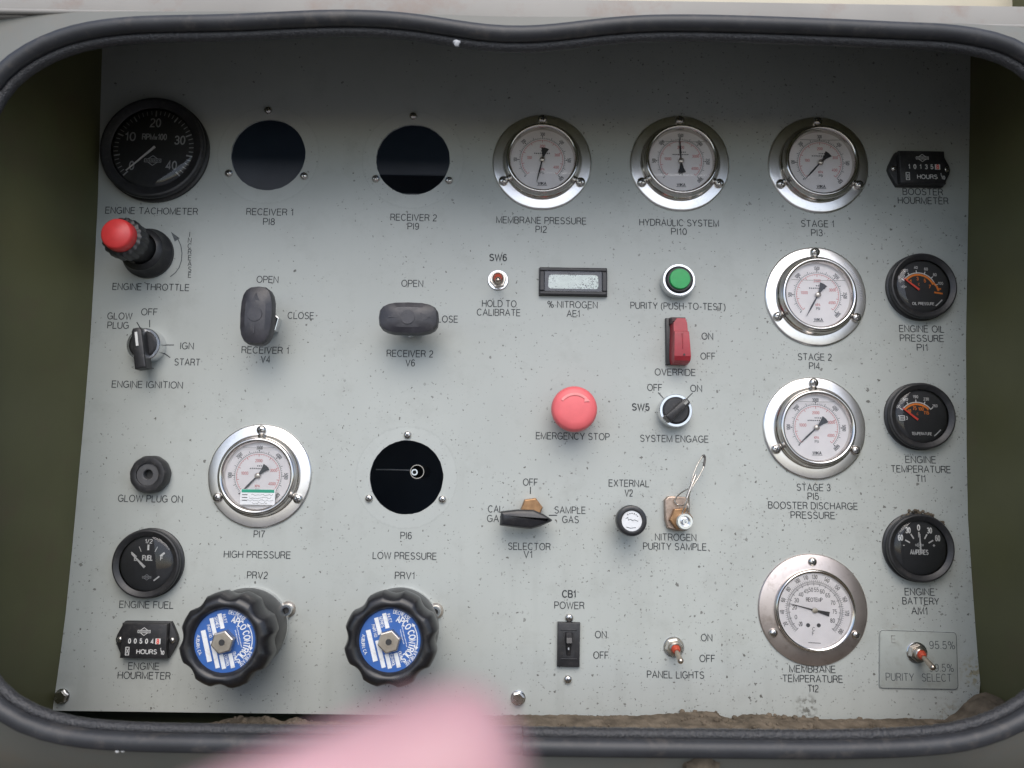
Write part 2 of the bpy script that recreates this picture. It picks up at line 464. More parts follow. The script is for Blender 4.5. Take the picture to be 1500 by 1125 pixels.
def tag(o, label, cat, group=None, kind=None):
    if label: o['label'] = label
    if cat: o['category'] = cat
    if group: o['group'] = group
    if kind: o['kind'] = kind
    return o
ROT = (math.pi / 2, 0, 0)
def root(name, x, y, label, cat, group=None, h=0.0):
    o = bpy.data.objects.new(name, None)
    o.empty_display_size = .02
    COL.objects.link(o)
    o.location, o.rotation_euler = (x, -h, Z0 + y), ROT
    return tag(o, label, cat, group)
def on_panel(o):
    o.location, o.rotation_euler = (0, 0, Z0), ROT
    return o
def P3(px, py, h):
    x, y = unproj(px, py, h)
    return Vector((x, y, h))

# ------------------------------------------------------------------ the setting: ground
g = MB().add([(-60, -60, 0), (60, -60, 0), (60, 60, 0), (-60, 60, 0)], [(0, 1, 2, 3)]).build('ground', M['ground'], smooth=0)
g['kind'] = 'structure'

# ------------------------------------------------------------------ control panel sheet
HOLES = [(393, 226.4, 54.5), (605, 233.6, 54), (595.5, 699, 54)]
def panel_mat():
    m = mat('pale_grey_green_enamel', (0.424, 0.446, 0.420), 0.42, var=0.05, scale=9, bump=0.02, bscale=300, dirt=(0.29, 0.295, 0.27), dirt_amt=0.30, dirt_scale=30)
    N, L = m.node_tree.nodes, m.node_tree.links
    b = N['Principled BSDF']
    src = b.inputs['Base Color'].links[0].from_socket
    tc = N.new('ShaderNodeTexCoord')
    sep = N.new('ShaderNodeSeparateXYZ'); L.new(tc.outputs['Object'], sep.inputs[0])
    dn = N.new('ShaderNodeTexNoise'); dn.inputs['Scale'].default_value = 520; dn.inputs['Detail'].default_value = 2
    L.new(tc.outputs['Object'], dn.inputs['Vector'])
    dv = N.new('ShaderNodeVectorMath'); dv.operation = 'MULTIPLY_ADD'
    L.new(dn.outputs['Color'], dv.inputs[0]); dv.inputs[1].default_value = (.0035, .0035, 0)
    L.new(tc.outputs['Object'], dv.inputs[2])
    flat = N.new('ShaderNodeVectorMath'); flat.operation = 'MULTIPLY'
    L.new(dv.outputs[0], flat.inputs[0]); flat.inputs[1].default_value = (1, 1, 0)
    def math_(op, a, bb):
        q = N.new('ShaderNodeMath'); q.operation = op
        for i, v in enumerate((a, bb)):
            if isinstance(v, (int, float)): q.inputs[i].default_value = v
            else: L.new(v, q.inputs[i])
        return q.outputs[0]
    def ramp(x, a, c_, lo=0.0, hi=1.0):
        q = N.new('ShaderNodeMapRange'); L.new(x, q.inputs[0])
        q.inputs[1].default_value, q.inputs[2].default_value, q.inputs[3].default_value, q.inputs[4].default_value = a, c_, lo, hi
        return q.outputs[0]
    # where the splashes gather: more towards the right and the lower edge
    big = N.new('ShaderNodeTexNoise'); big.inputs['Scale'].default_value = 14; big.inputs['Detail'].default_value = 3
    L.new(tc.outputs['Object'], big.inputs['Vector'])
    dens = math_('ADD', ramp(sep.outputs['X'], -.40, .40, .02, .46), math_('ADD', ramp(sep.outputs['Y'], .25, -.2, -.10, .16), ramp(big.outputs['Fac'], .3, .7, -.22, .28)))
    def specks(scale, size, keep, seed):
        mp = N.new('ShaderNodeVectorMath'); mp.operation = 'ADD'
        L.new(flat.outputs[0], mp.inputs[0]); mp.inputs[1].default_value = (seed, seed * .7, 0)
        v = N.new('ShaderNodeTexVoronoi'); v.voronoi_dimensions = '2D'; v.inputs['Scale'].default_value = scale
        L.new(mp.outputs[0], v.inputs['Vector'])
        sp = N.new('ShaderNodeSeparateXYZ'); L.new(v.outputs['Color'], sp.inputs[0])
        r2 = math_('MULTIPLY', math_('MULTIPLY', sp.outputs[1], sp.outputs[1]), size)
        inside = math_('LESS_THAN', v.outputs['Distance'], math_('ADD', r2, .05))
        alive = math_('LESS_THAN', sp.outputs[0], math_('MULTIPLY', dens, keep))
        return math_('MULTIPLY', math_('MULTIPLY', inside, alive), ramp(sp.outputs[2], 0, 1, .15, .85))
    s1 = specks(230, .17, .40, 3.1)
    s2 = specks(105, .11, .18, 8.7)
    s3 = specks(450, .22, .60, 1.3)
    mask = math_('MAXIMUM', s1, math_('MAXIMUM', s2, s3))
    # vertical run marks
    st = N.new('ShaderNodeVectorMath'); st.operation = 'MULTIPLY'
    L.new(tc.outputs['Object'], st.inputs[0]); st.inputs[1].default_value = (60, 7, 0)
    sn = N.new('ShaderNodeTexNoise'); sn.inputs['Scale'].default_value = 1; sn.inputs['Detail'].default_value = 4
    L.new(st.outputs[0], sn.inputs['Vector'])
    run = math_('MULTIPLY', ramp(sn.outputs['Fac'], .52, .75, 0, .22), ramp(sep.outputs['Y'], .05, -.2, .2, 1))
    c1 = N.new('ShaderNodeMixRGB'); L.new(run, c1.inputs[0]); L.new(src, c1.inputs[1]); c1.inputs[2].default_value = (.24, .25, .225, 1)
    out = c1.outputs[0]
    # cleaner rings where gauge flanges used to sit
    for (px, py, r) in HOLES:
        x, y = unproj(px, py)
        k = mpp(px, py)
        dd = N.new('ShaderNodeVectorMath'); dd.operation = 'DISTANCE'
        L.new(flat.outputs[0], dd.inputs[0]); dd.inputs[1].default_value = (x + .0017, y + .0017, 0)
        R0 = 74 * k
        f = math_('MULTIPLY', math_('LESS_THAN', dd.outputs['Value'], R0), .07)
        cm = N.new('ShaderNodeMixRGB'); L.new(f, cm.inputs[0]); L.new(out, cm.inputs[1]); cm.inputs[2].default_value = (.60, .63, .62, 1)
        edge = math_('MULTIPLY', math_('LESS_THAN', math_('ABSOLUTE', math_('SUBTRACT', dd.outputs['Value'], R0), 0), .0006), .12)
        ce = N.new('ShaderNodeMixRGB'); L.new(edge, ce.inputs[0]); L.new(cm.outputs[0], ce.inputs[1]); ce.inputs[2].default_value = (.2, .21, .2, 1)
        out = ce.outputs[0]
    # a scuff by the lower edge, chips at the lower right corner
    for (px, py, rx, amt, col) in ((1182, 1036, 22, .8, (.13, .13, .11, 1)), (1432, 985, 30, .85, (.30, .27, .17, 1)), (1395, 1052, 34, .5, (.24, .2, .13, 1)), (1310, 934, 26, .5, (.30, .27, .22, 1)), (1192, 700, 12, .4, (.3, .24, .14, 1))):
        x, y = unproj(px, py)
        dd = N.new('ShaderNodeVectorMath'); dd.operation = 'DISTANCE'
        L.new(flat.outputs[0], dd.inputs[0]); dd.inputs[1].default_value = (x + .0017, y + .0017, 0)
        nn = N.new('ShaderNodeTexNoise'); nn.inputs['Scale'].default_value = 260; nn.inputs['Detail'].default_value = 6
        L.new(tc.outputs['Object'], nn.inputs['Vector'])
        f = math_('MULTIPLY', ramp(dd.outputs['Value'], rx * mpp(px, py), 0, 0, 1), ramp(nn.outputs['Fac'], .46, .6, 0, 1.6))
        f2 = math_('MINIMUM', math_('MULTIPLY', f, amt), .85)
        cm = N.new('ShaderNodeMixRGB'); L.new(f2, cm.inputs[0]); L.new(out, cm.inputs[1]); cm.inputs[2].default_value = col
        out = cm.outputs[0]
    sv = N.new('ShaderNodeVectorMath'); sv.operation = 'MULTIPLY'
    L.new(dv.outputs[0], sv.inputs[0]); sv.inputs[1].default_value = (26, 150, 0)
    sx_ = N.new('ShaderNodeTexNoise'); sx_.inputs['Scale'].default_value = 1; sx_.inputs['Detail'].default_value = 2
    L.new(sv.outputs[0], sx_.inputs['Vector'])
    scr_ = math_('MULTIPLY', ramp(math_('ABSOLUTE', math_('SUBTRACT', sx_.outputs['Fac'], .5), 0), .006, 0, 0, .20), ramp(big.outputs['Fac'], .55, .68, 0, 1))
    cs = N.new('ShaderNodeMixRGB'); L.new(scr_, cs.inputs[0]); L.new(out, cs.inputs[1]); cs.inputs[2].default_value = (.20, .205, .19, 1)
    out = cs.outputs[0]
    c2 = N.new('ShaderNodeMixRGB'); L.new(mask, c2.inputs[0]); L.new(out, c2.inputs[1]); c2.inputs[2].default_value = (.060, .052, .042, 1)
    L.new(c2.outputs[0], b.inputs['Base Color'])
    return m
M['panel'] = panel_mat()

LEFT = [(150, 20), (146, 200), (143, 300), (138, 400), (132, 500), (124, 600), (115, 700), (106, 800), (96, 900), (87, 970), (77, 1041)]
RIGHTE = [(1398, 1058), (1418, 1042), (1434, 1022), (1436, 1000), (1433, 970), (1429, 920), (1424, 850), (1418, 760), (1416, 660), (1415, 500), (1418, 330), (1421, 150), (1422, 20)]
outline = [unproj(*p) for p in LEFT + RIGHTE]
cu = bpy.data.curves.new('panel_curve', 'CURVE')
cu.dimensions = '2D'; cu.fill_mode = 'BOTH'; cu.extrude = .001
def spl(pts):
    s = cu.splines.new('POLY'); s.points.add(len(pts) - 1); s.use_cyclic_u = True
    for i, p in enumerate(pts): s.points[i].co = (p[0], p[1], 0, 1)
spl(outline)
for (px, py, r) in HOLES:
    x, y = unproj(px, py); rr = r * mpp(px, py)
    spl([(x + rr * (1 + random.uniform(-.008, .006)) * math.cos(2 * math.pi * k / 72), y + rr * (1 + random.uniform(-.008, .006)) * math.sin(2 * math.pi * k / 72)) for k in range(72)])
tmp = bpy.data.objects.new('panel_curve', cu)
COL.objects.link(tmp)
me = bpy.data.meshes.new_from_object(tmp.evaluated_get(bpy.context.evaluated_depsgraph_get()))
bpy.data.objects.remove(tmp)
me.name = 'control_panel'
for v in me.vertices: v.co.z -= .001
me.materials.clear(); me.materials.append(M['panel'])
panel = bpy.data.objects.new('control_panel', me)
COL.objects.link(panel)
on_panel(panel)
tag(panel, 'pale grey green sheet metal control panel with printed black lettering and three empty round holes', 'control panel')

# ---- lettering printed on the panel: each caption one mesh under the panel
def caption(lines, mi='ink', wt=.13, h=None):
    b = MB()
    for (s, x0, x1, cy) in lines:
        k = mpp((x0 + x1) / 2, cy)
        cx, y = unproj((x0 + x1) / 2, cy)
        b.text(s, cx, y, (h or 9.5) * k, (x1 - x0 - 1) * k, .00015, wt)
    return b.build('lettering', M[mi], panel, smooth=0)
for c in [
    [('ENGINE TACHOMETER', 154.5, 290, 309)],
    [('RECEIVER 1', 361, 430, 310.5), ('PI8', 385.5, 402.8, 324.7)],
    [('RECEIVER 2', 572, 640, 318.7), ('PI9', 597, 614, 331.5)],
    [('MEMBRANE PRESSURE', 727, 859, 323), ('PI2', 784.5, 801, 336)],
    [('HYDRAULIC SYSTEM', 936.5, 1053, 326.4), ('PI10', 983, 1006, 339.3)],
    [('STAGE 1', 1173, 1222, 327.8), ('PI3', 1188, 1205, 341)],
    [('BOOSTER', 1322, 1381, 281), ('HOURMETER', 1315, 1389, 294)],
    [('ENGINE THROTTLE', 165, 277.5, 420.5)],
    [('OFF', 207, 231, 457)], [('GLOW', 157.5, 194, 463), ('PLUG', 157.5, 189, 476.5)],
    [('IGN', 264, 284, 506.7)], [('START', 255.5, 293.5, 530.5)], [('ENGINE IGNITION', 164, 268, 563.4)],
    [('OPEN', 376, 408, 409.4)], [('CLOSE', 421.5, 460, 462.3)], [('RECEIVER 1', 354, 423.5, 513), ('V4', 382, 396, 526.4)],
    [('OPEN', 588, 620, 415.2)], [('CLOSE', 632, 671, 467.4)], [('RECEIVER 2', 566.5, 634.6, 518), ('V6', 594, 608, 531.6)],
    [('HOLD TO', 706, 756.6, 444.8), ('CALIBRATE', 698.5, 762.5, 457.7)],
    [('% NITROGEN', 801.8, 875.4, 446.3), ('AE1', 830, 849.6, 459.5)],
    [('EMERGENCY STOP', 785, 893, 639)],
    [('PURITY (PUSH-TO-TEST)', 923.4, 1062.6, 448.4)],
    [('ON', 1027.6, 1044.6, 492.6)], [('OFF', 1026, 1048, 521.8)], [('OVERRIDE', 959, 1019, 545.3)],
    [('OFF', 948, 970, 567.7)], [('ON', 1011, 1028.4, 569)], [('SYSTEM ENGAGE', 937.4, 1038, 642.7)],
    [('STAGE 2', 1168.4, 1218.3, 523), ('PI4', 1185, 1201, 536)],
    [('ENGINE OIL', 1317, 1383, 481.8), ('PRESSURE', 1318, 1382.5, 495.5), ('PI1', 1342.7, 1359, 509)],
    [('ENGINE', 1326, 1371, 673.3), ('TEMPERATURE', 1304.7, 1392.6, 687.3), ('TI1', 1341, 1356, 701)],
    [('STAGE 3', 1166.7, 1216.5, 714), ('PI5', 1183, 1199.5, 727), ('BOOSTER DISCHARGE', 1125, 1256.5, 740.7), ('PRESSURE', 1158, 1223, 754.7)],
    [('ENGINE', 1325, 1369, 867), ('BATTERY', 1321.6, 1375.5, 880.5), ('AM1', 1334.7, 1358.7, 894.7)],
    [('GLOW PLUG ON', 173, 268, 730.5)], [('PI7', 371.7, 388, 782.4)], [('HIGH PRESSURE', 328, 426, 812.4)], [('PRV2', 362, 392.4, 842.5)],
    [('ENGINE FUEL', 175, 254.6, 885.8)],
    [('PI6', 586.6, 603.4, 784.5)], [('LOW PRESSURE', 546, 639.8, 814.2)], [('PRV1', 578.5, 607.6, 843)],
    [('OFF', 766, 788, 706.3)], [('CAL', 714.8, 737, 745.6), ('GAS', 713.4, 739, 759.6)], [('SAMPLE', 812, 858, 747.2), ('GAS', 823.5, 848, 761)],
    [('SELECTOR', 744, 806.4, 800.4), ('V1', 767, 780, 812)], [('POWER', 812, 856, 886.7)],
    [('EXTERNAL', 891.6, 951, 708), ('V2', 915, 927, 722)], [('NITROGEN', 959.4, 1020, 787), ('PURITY SAMPLE', 942, 1035, 800.6)],
    [('ENGINE', 188, 233.6, 975.8), ('HOURMETER', 172.6, 250, 989.5)],
    [('ON', 871.5, 888.8, 929.5)], [('OFF', 869, 891.6, 959.7)], [('ON', 1026.6, 1043.4, 934)], [('OFF', 1024.6, 1047.6, 964.5)],
    [('PANEL LIGHTS', 947.6, 1031.6, 988.3)],
    [('MEMBRANE', 1156, 1224, 980), ('TEMPERATURE', 1146, 1234.6, 994.2), ('TI2', 1182.8, 1199, 1008.5)],
]: caption(c)
for c in [[('SW6', 716.7, 742.5, 377.3)], [('SW5', 925.6, 951.4, 596.3)], [('CB1', 823.5, 843.6, 870)]]: caption(c, wt=.19)
b = MB()                                                    # upright INCREASE beside the throttle, one letter under the other
for i, ch in enumerate('INCREASE'):
    x, y = unproj(278, 343.5 + i * 8.5); k = mpp(278, 343 + i * 8.5)
    b.text(ch, x, y, 7.2 * k, None, .00015, .13)
b.build('lettering', M['ink'], panel, smooth=0)
b = MB()
def pl(p): return [unproj(*q) for q in p]
b.stroke(pl([(249.5, 405.5), (257, 399.5), (262.5, 392), (265.8, 382), (266.7, 371), (265, 360), (261, 350.5)]), .00075, .00015)
b.add([unproj(250.5, 339.5) + (.0002,), unproj(256.2, 354) + (.0002,), unproj(263.5, 349.2) + (.0002,)], [(0, 1, 2)])
b.build('direction_arrow', M['ink_soft'], panel, smooth=0)
for p in [[(200.5, 472), (206.5, 482)], [(219.3, 468.7), (219.3, 479.5)], [(243.5, 505.4), (255, 505.4)], [(240, 517.3), (249.4, 523.8)],
          [(964, 575), (971.5, 583)], [(1014.4, 575.6), (1006.4, 583.6)], [(777, 713), (777, 723.6)], [(804, 754.8), (816, 754.8)]]:
    MB().stroke(pl(p), .0008, .00015).build('position_mark', M['ink'], panel, smooth=0)

# ------------------------------------------------------------------ cabinet round the panel
DF = 0.150                                                  # how far the opening stands in front of the panel
def lerp(a, b_, t): return a + (b_ - a) * t
RIM_PX = [(0, 104), (20, 89), (44, 74), (68, 62), (92, 53), (133, 43), (200, 36), (260, 35), (330, 34), (400, 31), (470, 27), (530, 27), (590, 30), (640, 37),
          (690, 47), (740, 52), (790, 51), (840, 45), (890, 38), (950, 34), (1020, 34), (1100, 36), (1180, 39), (1260, 42), (1330, 46), (1389, 47),
          (1425, 51), (1460, 58), (1500, 73), (1530, 95), (1553, 130), (1566, 180), (1570, 250),
          (1574, 400), (1576, 600), (1576, 800), (1573, 900), (1572, 950), (1560, 995), (1534, 1031), (1500, 1056), (1470, 1073), (1430, 1085), (1385, 1091), (1340, 1094),
          (1280, 1097), (1200, 1098), (1100, 1097), (1000, 1096), (900, 1095), (820, 1094), (765.6, 1093)]
RIM_PX2 = [(764.4, 1091.5), (700, 1091), (600, 1091), (500, 1091), (400, 1090), (300, 1089), (200, 1087), (130, 1083), (70, 1076), (33, 1065), (0, 1048), (-30, 1024), (-50, 990), (-58, 940), (-60, 880),
           (-58, 800), (-44, 600), (-50, 400), (-52, 280), (-46, 205), (-34, 155), (-18, 124)]
rim = [P3(px, py, DF) for px, py in RIM_PX2 + RIM_PX]       # starts and ends at the seam
def resample(P, step):
    out, acc = [P[0]], 0
    for a, c in zip(P, P[1:]):
        d = (c - a).length
        n = max(1, int(d / step))
        for i in range(1, n + 1): out.append(a.lerp(c, i / n))
    return out
def smoothp(P, it=3):
    for _ in range(it):
        P = [P[0]] + [(P[i - 1] + P[i] * 2 + P[i + 1]) / 4 for i in range(1, len(P) - 1)] + [P[-1]]
    return P
rim = smoothp(resample(rim, .009), 4)
cen = sum(rim, Vector()) / len(rim)
def offs(P, d, h):
    """path pushed outward (d>0) within the opening's plane and by h along the panel's normal"""
    out = []
    n = len(P)
    for i in range(n):
        t = (P[min(i + 1, n - 1)] - P[max(i - 1, 0)]).normalized()
        nrm = Vector((t.y, -t.x, 0))
        if nrm.dot(P[i] - cen) < 0: nrm = -nrm
        out.append(P[i] + nrm * d + Vector((0, 0, h)))
    return out
trim = bpy.data.objects.new('edge_trim', None); COL.objects.link(trim); on_panel(trim)
tag(trim, 'black rubber edge trim with a wavy upper run, fitted round the cabinet opening', 'rubber trim')
MB().tube(rim, .0056, 14).build('bulb_seal', M['rubber'], trim, smooth=60)
lip = offs(rim, -.0062, -.005)
def rough(p): return 1.0 if (p.y < cen.y and p.x > .0) else (.45 if p.y < cen.y else .12)
jl = [p + Vector((random.uniform(-.00016, .00016), random.uniform(-.00016, .00016), random.uniform(-.00016, .00016))) * rough(p) for p in resample(lip, .0014)]
MB().tube(jl, [.0038 + random.uniform(-.00018, .0002) * rough(p) for p in jl], 9).build('rough_lip', M['foam'], trim, smooth=60)

cab = bpy.data.objects.new('cabinet', None); COL.objects.link(cab); on_panel(cab)
tag(cab, 'olive painted metal cabinet housing the recessed control panel', 'cabinet')
# front sheet: falls back from the opening on every side
ztop = P3(0, 10, DF - .004).y * .5 + P3(1500, 34, DF - .004).y * .5
XL, XR, YB, YT = rim and (min(p.x for p in rim) - .16, max(p.x for p in rim) + .16, min(p.y for p in rim) - .18, ztop)
ring0 = offs(rim, .0015, -.002)
def outer(p, f):
    v = p - cen; v.z = 0
    ts = []
    if v.x > 1e-6: ts.append((XR - cen.x) / v.x)
    if v.x < -1e-6: ts.append((XL - cen.x) / v.x)
    if v.y > 1e-6: ts.append((YT - cen.y) / v.y)
    if v.y < -1e-6: ts.append((YB - cen.y) / v.y)
    q = cen + v * (min(ts))
    d = (q - p).xy.length
    return q, d
b = MB()
n = len(ring0)
rings = [[], [], [], []]
for p in ring0:
    q, d = outer(p, 1)
    rings[0].append(p)
    for k, (f, fall) in enumerate(((.12, .75), (.5, .8), (1.0, .8)), 1):
        r_ = p.lerp(Vector((q.x, q.y, p.z)), f); r_.z = p.z - d * f * fall * (1 - .70 * max(0, min(1, (p.y - cen.y) / (YT - cen.y) * 1.25 - .15)))
        rings[k].append(r_)
vs = [v for r_ in rings for v in r_]
fs = []
for k in range(3):
    for i in range(n):
        j = (i + 1) % n
        fs.append((k * n + i, k * n + j, (k + 1) * n + j, (k + 1) * n + i))
b.add(vs, fs).build('front_sheet', M['olive_out'], cab, smooth=50)
MB().tube([(XL, ztop + .0006, DF - .010), (0, ztop + .0008, DF - .010), (XR, ztop + .0006, DF - .010)], .0018, 10).build('rolled_edge', M['pale'], cab, smooth=60)
# inside walls, running from the panel's edge to just behind the opening
xl0 = [unproj(*p) for p in LEFT]; xr0 = [unproj(*p) for p in RIGHTE[3:]][::-1]
wy_top = unproj(750, 18)[1]
wy_bot = unproj(750, 1062)[1] - .012
def wall(edge, name, sgn):
    e = [(edge[0][0], wy_top + .01)] + edge[1:] + [(edge[-1][0] + sgn * .006, wy_bot - .02)]
    vs, fs = [], []
    for x, y in e:
        for k in range(5):
            vs.append((x + sgn * (-.0002 + .0135 * k / 4), y, -.004 + (DF - .009) * k / 4))
    for i in range(len(e) - 1):
        for k in range(4):
            fs.append((i * 5 + k, i * 5 + k + 1, (i + 1) * 5 + k + 1, (i + 1) * 5 + k))
    MB().add(vs, fs).build(name, M['olive'], cab, smooth=50)
wall(xl0, 'side_wall', -1); wall(xr0, 'side_wall', 1)
MB().add([(XL + .05, wy_top, -.046), (XR - .05, wy_top, -.046), (XR - .05, ztop - .004, DF - .016), (XL + .05, ztop - .004, DF - .016)], [(0, 1, 2, 3)]).build('roof', M['olive'], cab, smooth=0)
MB().add([(XL + .05, wy_bot, -.2), (XR - .05, wy_bot, -.2), (XR - .05, wy_bot, DF - .012), (XL + .05, wy_bot, DF - .012)], [(0, 1, 2, 3)]).build('floor', M['olive'], cab, smooth=0)
b = MB()
x0, x1 = XL + .05, XR - .05
b.add([(x0, wy_bot, -.2), (x1, wy_bot, -.2), (x1, wy_top, -.2), (x0, wy_top, -.2)], [(0, 1, 2, 3)])
b.add([(x0, wy_bot, -.2), (x0, wy_bot, DF - .03), (x0, wy_top, DF - .03), (x0, wy_top, -.2)], [(0, 1, 2, 3)])
b.add([(x1, wy_bot, -.2), (x1, wy_bot, DF - .03), (x1, wy_top, DF - .03), (x1, wy_top, -.2)], [(0, 1, 2, 3)])
b.add([(x0, wy_top, -.2), (x1, wy_top, -.2), (x1, wy_top, -.12), (x0, wy_top, -.12)], [(0, 1, 2, 3)])
b.build('inner_box', M['inside'], cab, smooth=0)
# a ledge behind the second empty hole
yl = unproj(605, 253, -.10)[1]
MB().box(unproj(605, 253, -.10)[0], yl - .002, .09, .0014, -.15, -.10).build('inner_ledge', M['inside'], cab, smooth=0)

# pale sheets above the cabinet's rolled edge
yp = P3(750, -3, DF - .012).y
b = MB().box(0, (ztop - .002 + yp) / 2, XR - XL, yp - ztop + .002, DF - .016, DF - .012, .001)
tag(on_panel(b.build('upper_cover', M['pale'])), 'chalky pale painted strip above the cabinet edge, with brown rust stains', 'cover')
yq = lerp(wy_top, ztop, .05 / DF) + .006
b = MB().box(0, yq + .06, XR - XL, .12, DF - .13, DF - .10, .004)
tag(on_panel(b.build('canopy_panel', M['cream'])), 'cream painted panel along the very top, behind the pale strip', 'panel')

# ------------------------------------------------------------------ dirt behind the lower lip
def hnoise(x, s, ph):
    return (math.sin(x * 37 * s + ph) + .6 * math.sin(x * 83 * s + ph * 2.1) + .4 * math.sin(x * 171 * s + ph * 3.3) + .3 * math.sin(x * 397 * s + ph)) / 2.3
TOPS = [(60, 1066), (200, 1062), (240, 1061), (290, 1064), (320, 1058), (335, 1054), (380, 1053), (400, 1056), (412, 1062), (430, 1054), (450, 1060), (520, 1060), (650, 1055), (764, 1050), (800, 1050), (850, 1050), (900, 1050), (950, 1050), (985, 1049),
        (1008, 1046), (1030, 1045), (1050, 1046), (1060, 1053), (1075, 1055), (1090, 1050), (1130, 1051), (1180, 1053), (1230, 1056), (1290, 1056), (1340, 1055), (1390, 1058), (1404, 1048), (1420, 1032), (1434, 1020), (1452, 1016), (1462, 1023), (1500, 1025), (1560, 1020)]
b = MB()
NX, NZ = 420, 14
vs, fs = [], []
for i in range(NX + 1):
    px = 66 + (1560 - 66) * i / NX
    for a, c in zip(TOPS, TOPS[1:]):
        if a[0] <= px <= c[0]:
            py = lerp(a[1], c[1], (px - a[0]) / (c[0] - a[0])); break
    for k in range(NZ + 1):
        h = .003 + (DF - .018) * (k / NZ) ** 1.6
        x, y = unproj(px, py, .010)
        f = k / NZ
        amp = .0011 if px < 1380 else .0006
        yy = y + (hnoise(x, 1.0, k * 1.7) * amp + random.uniform(-.0004, .0004)) * (1 if k < 10 else .6) - max(0, f - .25) * .006 * (1 if px < 1400 else 2.5)
        if k == 0: yy -= .0012 + abs(hnoise(x, 2, 4)) * .0015
        vs.append((x + random.uniform(-.0003, .0003), yy, h))
for i in range(NX):
    for k in range(NZ):
        a = i * (NZ + 1) + k
        fs.append((a, a + NZ + 1, a + NZ + 2, a + 1))
b.add(vs, fs)
# loose crumbs
for _ in range(260):
    px = random.choice([random.uniform(960, 1180), random.uniform(300, 460), random.uniform(780, 1400)])
    for a, c in zip(TOPS, TOPS[1:]):
        if a[0] <= px <= c[0]:
            py = lerp(a[1], c[1], (px - a[0]) / (c[0] - a[0])); break
    h = random.uniform(.003, .04)
    p = P3(px, py + random.uniform(-1, 6), .010); p.z = h
    r = random.choice([.0008, .0011, .0016, .0024])
    b.lathe([(r * math.sin(math.pi * q / 5) * random.uniform(.8, 1.2), -r * math.cos(math.pi * q / 5)) for q in range(6)], 7, 0, p)
dirt = on_panel(b.build('dirt', M['dirt'], smooth=0))
dirt['kind'] = 'stuff'; dirt['label'] = 'dry brown dirt piled behind the lower trim along the panel foot'; dirt['category'] = 'dirt'

def clod(px, py, r, h, label, name='dirt_clod', material='dirt', cat='clod'):
    x, y = unproj(px, py, h)
    b = MB()
    b.lathe([(r * math.sin(math.pi * q / 8) * random.uniform(.85, 1.15), -r * .6 * math.cos(math.pi * q / 8)) for q in range(9)], 13, wave=lambda a, r_, z: 1 + .18 * math.sin(3 * a + z * 900) + .1 * math.sin(5 * a))
    o = b.build(name, M[material], smooth=0)
    o.location, o.rotation_euler = (x, -h, Z0 + y), ROT
    return tag(o, label, cat)
clod(1026, 1122, .011, DF - .012, 'brown lump of mud stuck to the cabinet face below the lower trim')
clod(172, 1098, .0016, DF + .002, 'tiny white paint chip on the cabinet face, left of its twin', 'paint_chip', 'white', 'paint chip')
clod(180, 1097.5, .0017, DF + .002, 'tiny white paint chip on the cabinet face, right of its twin', 'paint_chip', 'white', 'paint chip')
clod(669, 63, .0022, DF + .004, 'small pale droplet hanging under the wavy upper trim', 'droplet', 'dimwhite', 'droplet')

# ------------------------------------------------------------------ shared small builders
def screw_mb(r, rot=.4):
    b = MB()
    b.lathe([(r, 0), (r, r * .35), (r * .93, r * .55), (r * .75, r * .74), (r * .45, r * .88), (0, r * .93)], 24)
    for a in (rot, rot + math.pi / 2):
        b.box(0, 0, r * 1.05, r * .24, r * .70, r * .955 if a == rot else r * .96, 0, a, 1)
    return b
def screw_part(parent, x, y, z, r, rot):
    return screw_mb(r, rot).build('screw', [M['screw'], M['slot']], parent, loc=(x, y, z), smooth=40)
def hexo(r, rot=0.0, c=(0, 0)): return [(c[0] + r * math.cos(rot + math.pi / 3 * k), c[1] + r * math.sin(rot + math.pi / 3 * k)) for k in range(6)]
def maker_mark(b, x, y, s, z, mi=0):
    """the maker's badge: a banded bar over a diamond-shaped ring"""
    b.stroke([(x - .55 * s, y + .22 * s), (x, y + .62 * s), (x + .55 * s, y + .22 * s)], .09 * s, z, mi)
    b.stroke([(x - .55 * s, y - .22 * s), (x, y - .62 * s), (x + .55 * s, y - .22 * s)], .09 * s, z, mi)
    b.stroke([(x - 1.0 * s, y + .2 * s), (x + 1.0 * s, y + .2 * s), (x + 1.0 * s, y - .2 * s), (x - 1.0 * s, y - .2 * s), (x - 1.0 * s, y + .2 * s)], .07 * s, z, mi)
    for k in range(-4, 5): b.stroke([(x + k * .2 * s, y - .11 * s), (x + k * .2 * s + .03 * s, y + .11 * s)], .08 * s, z, mi)

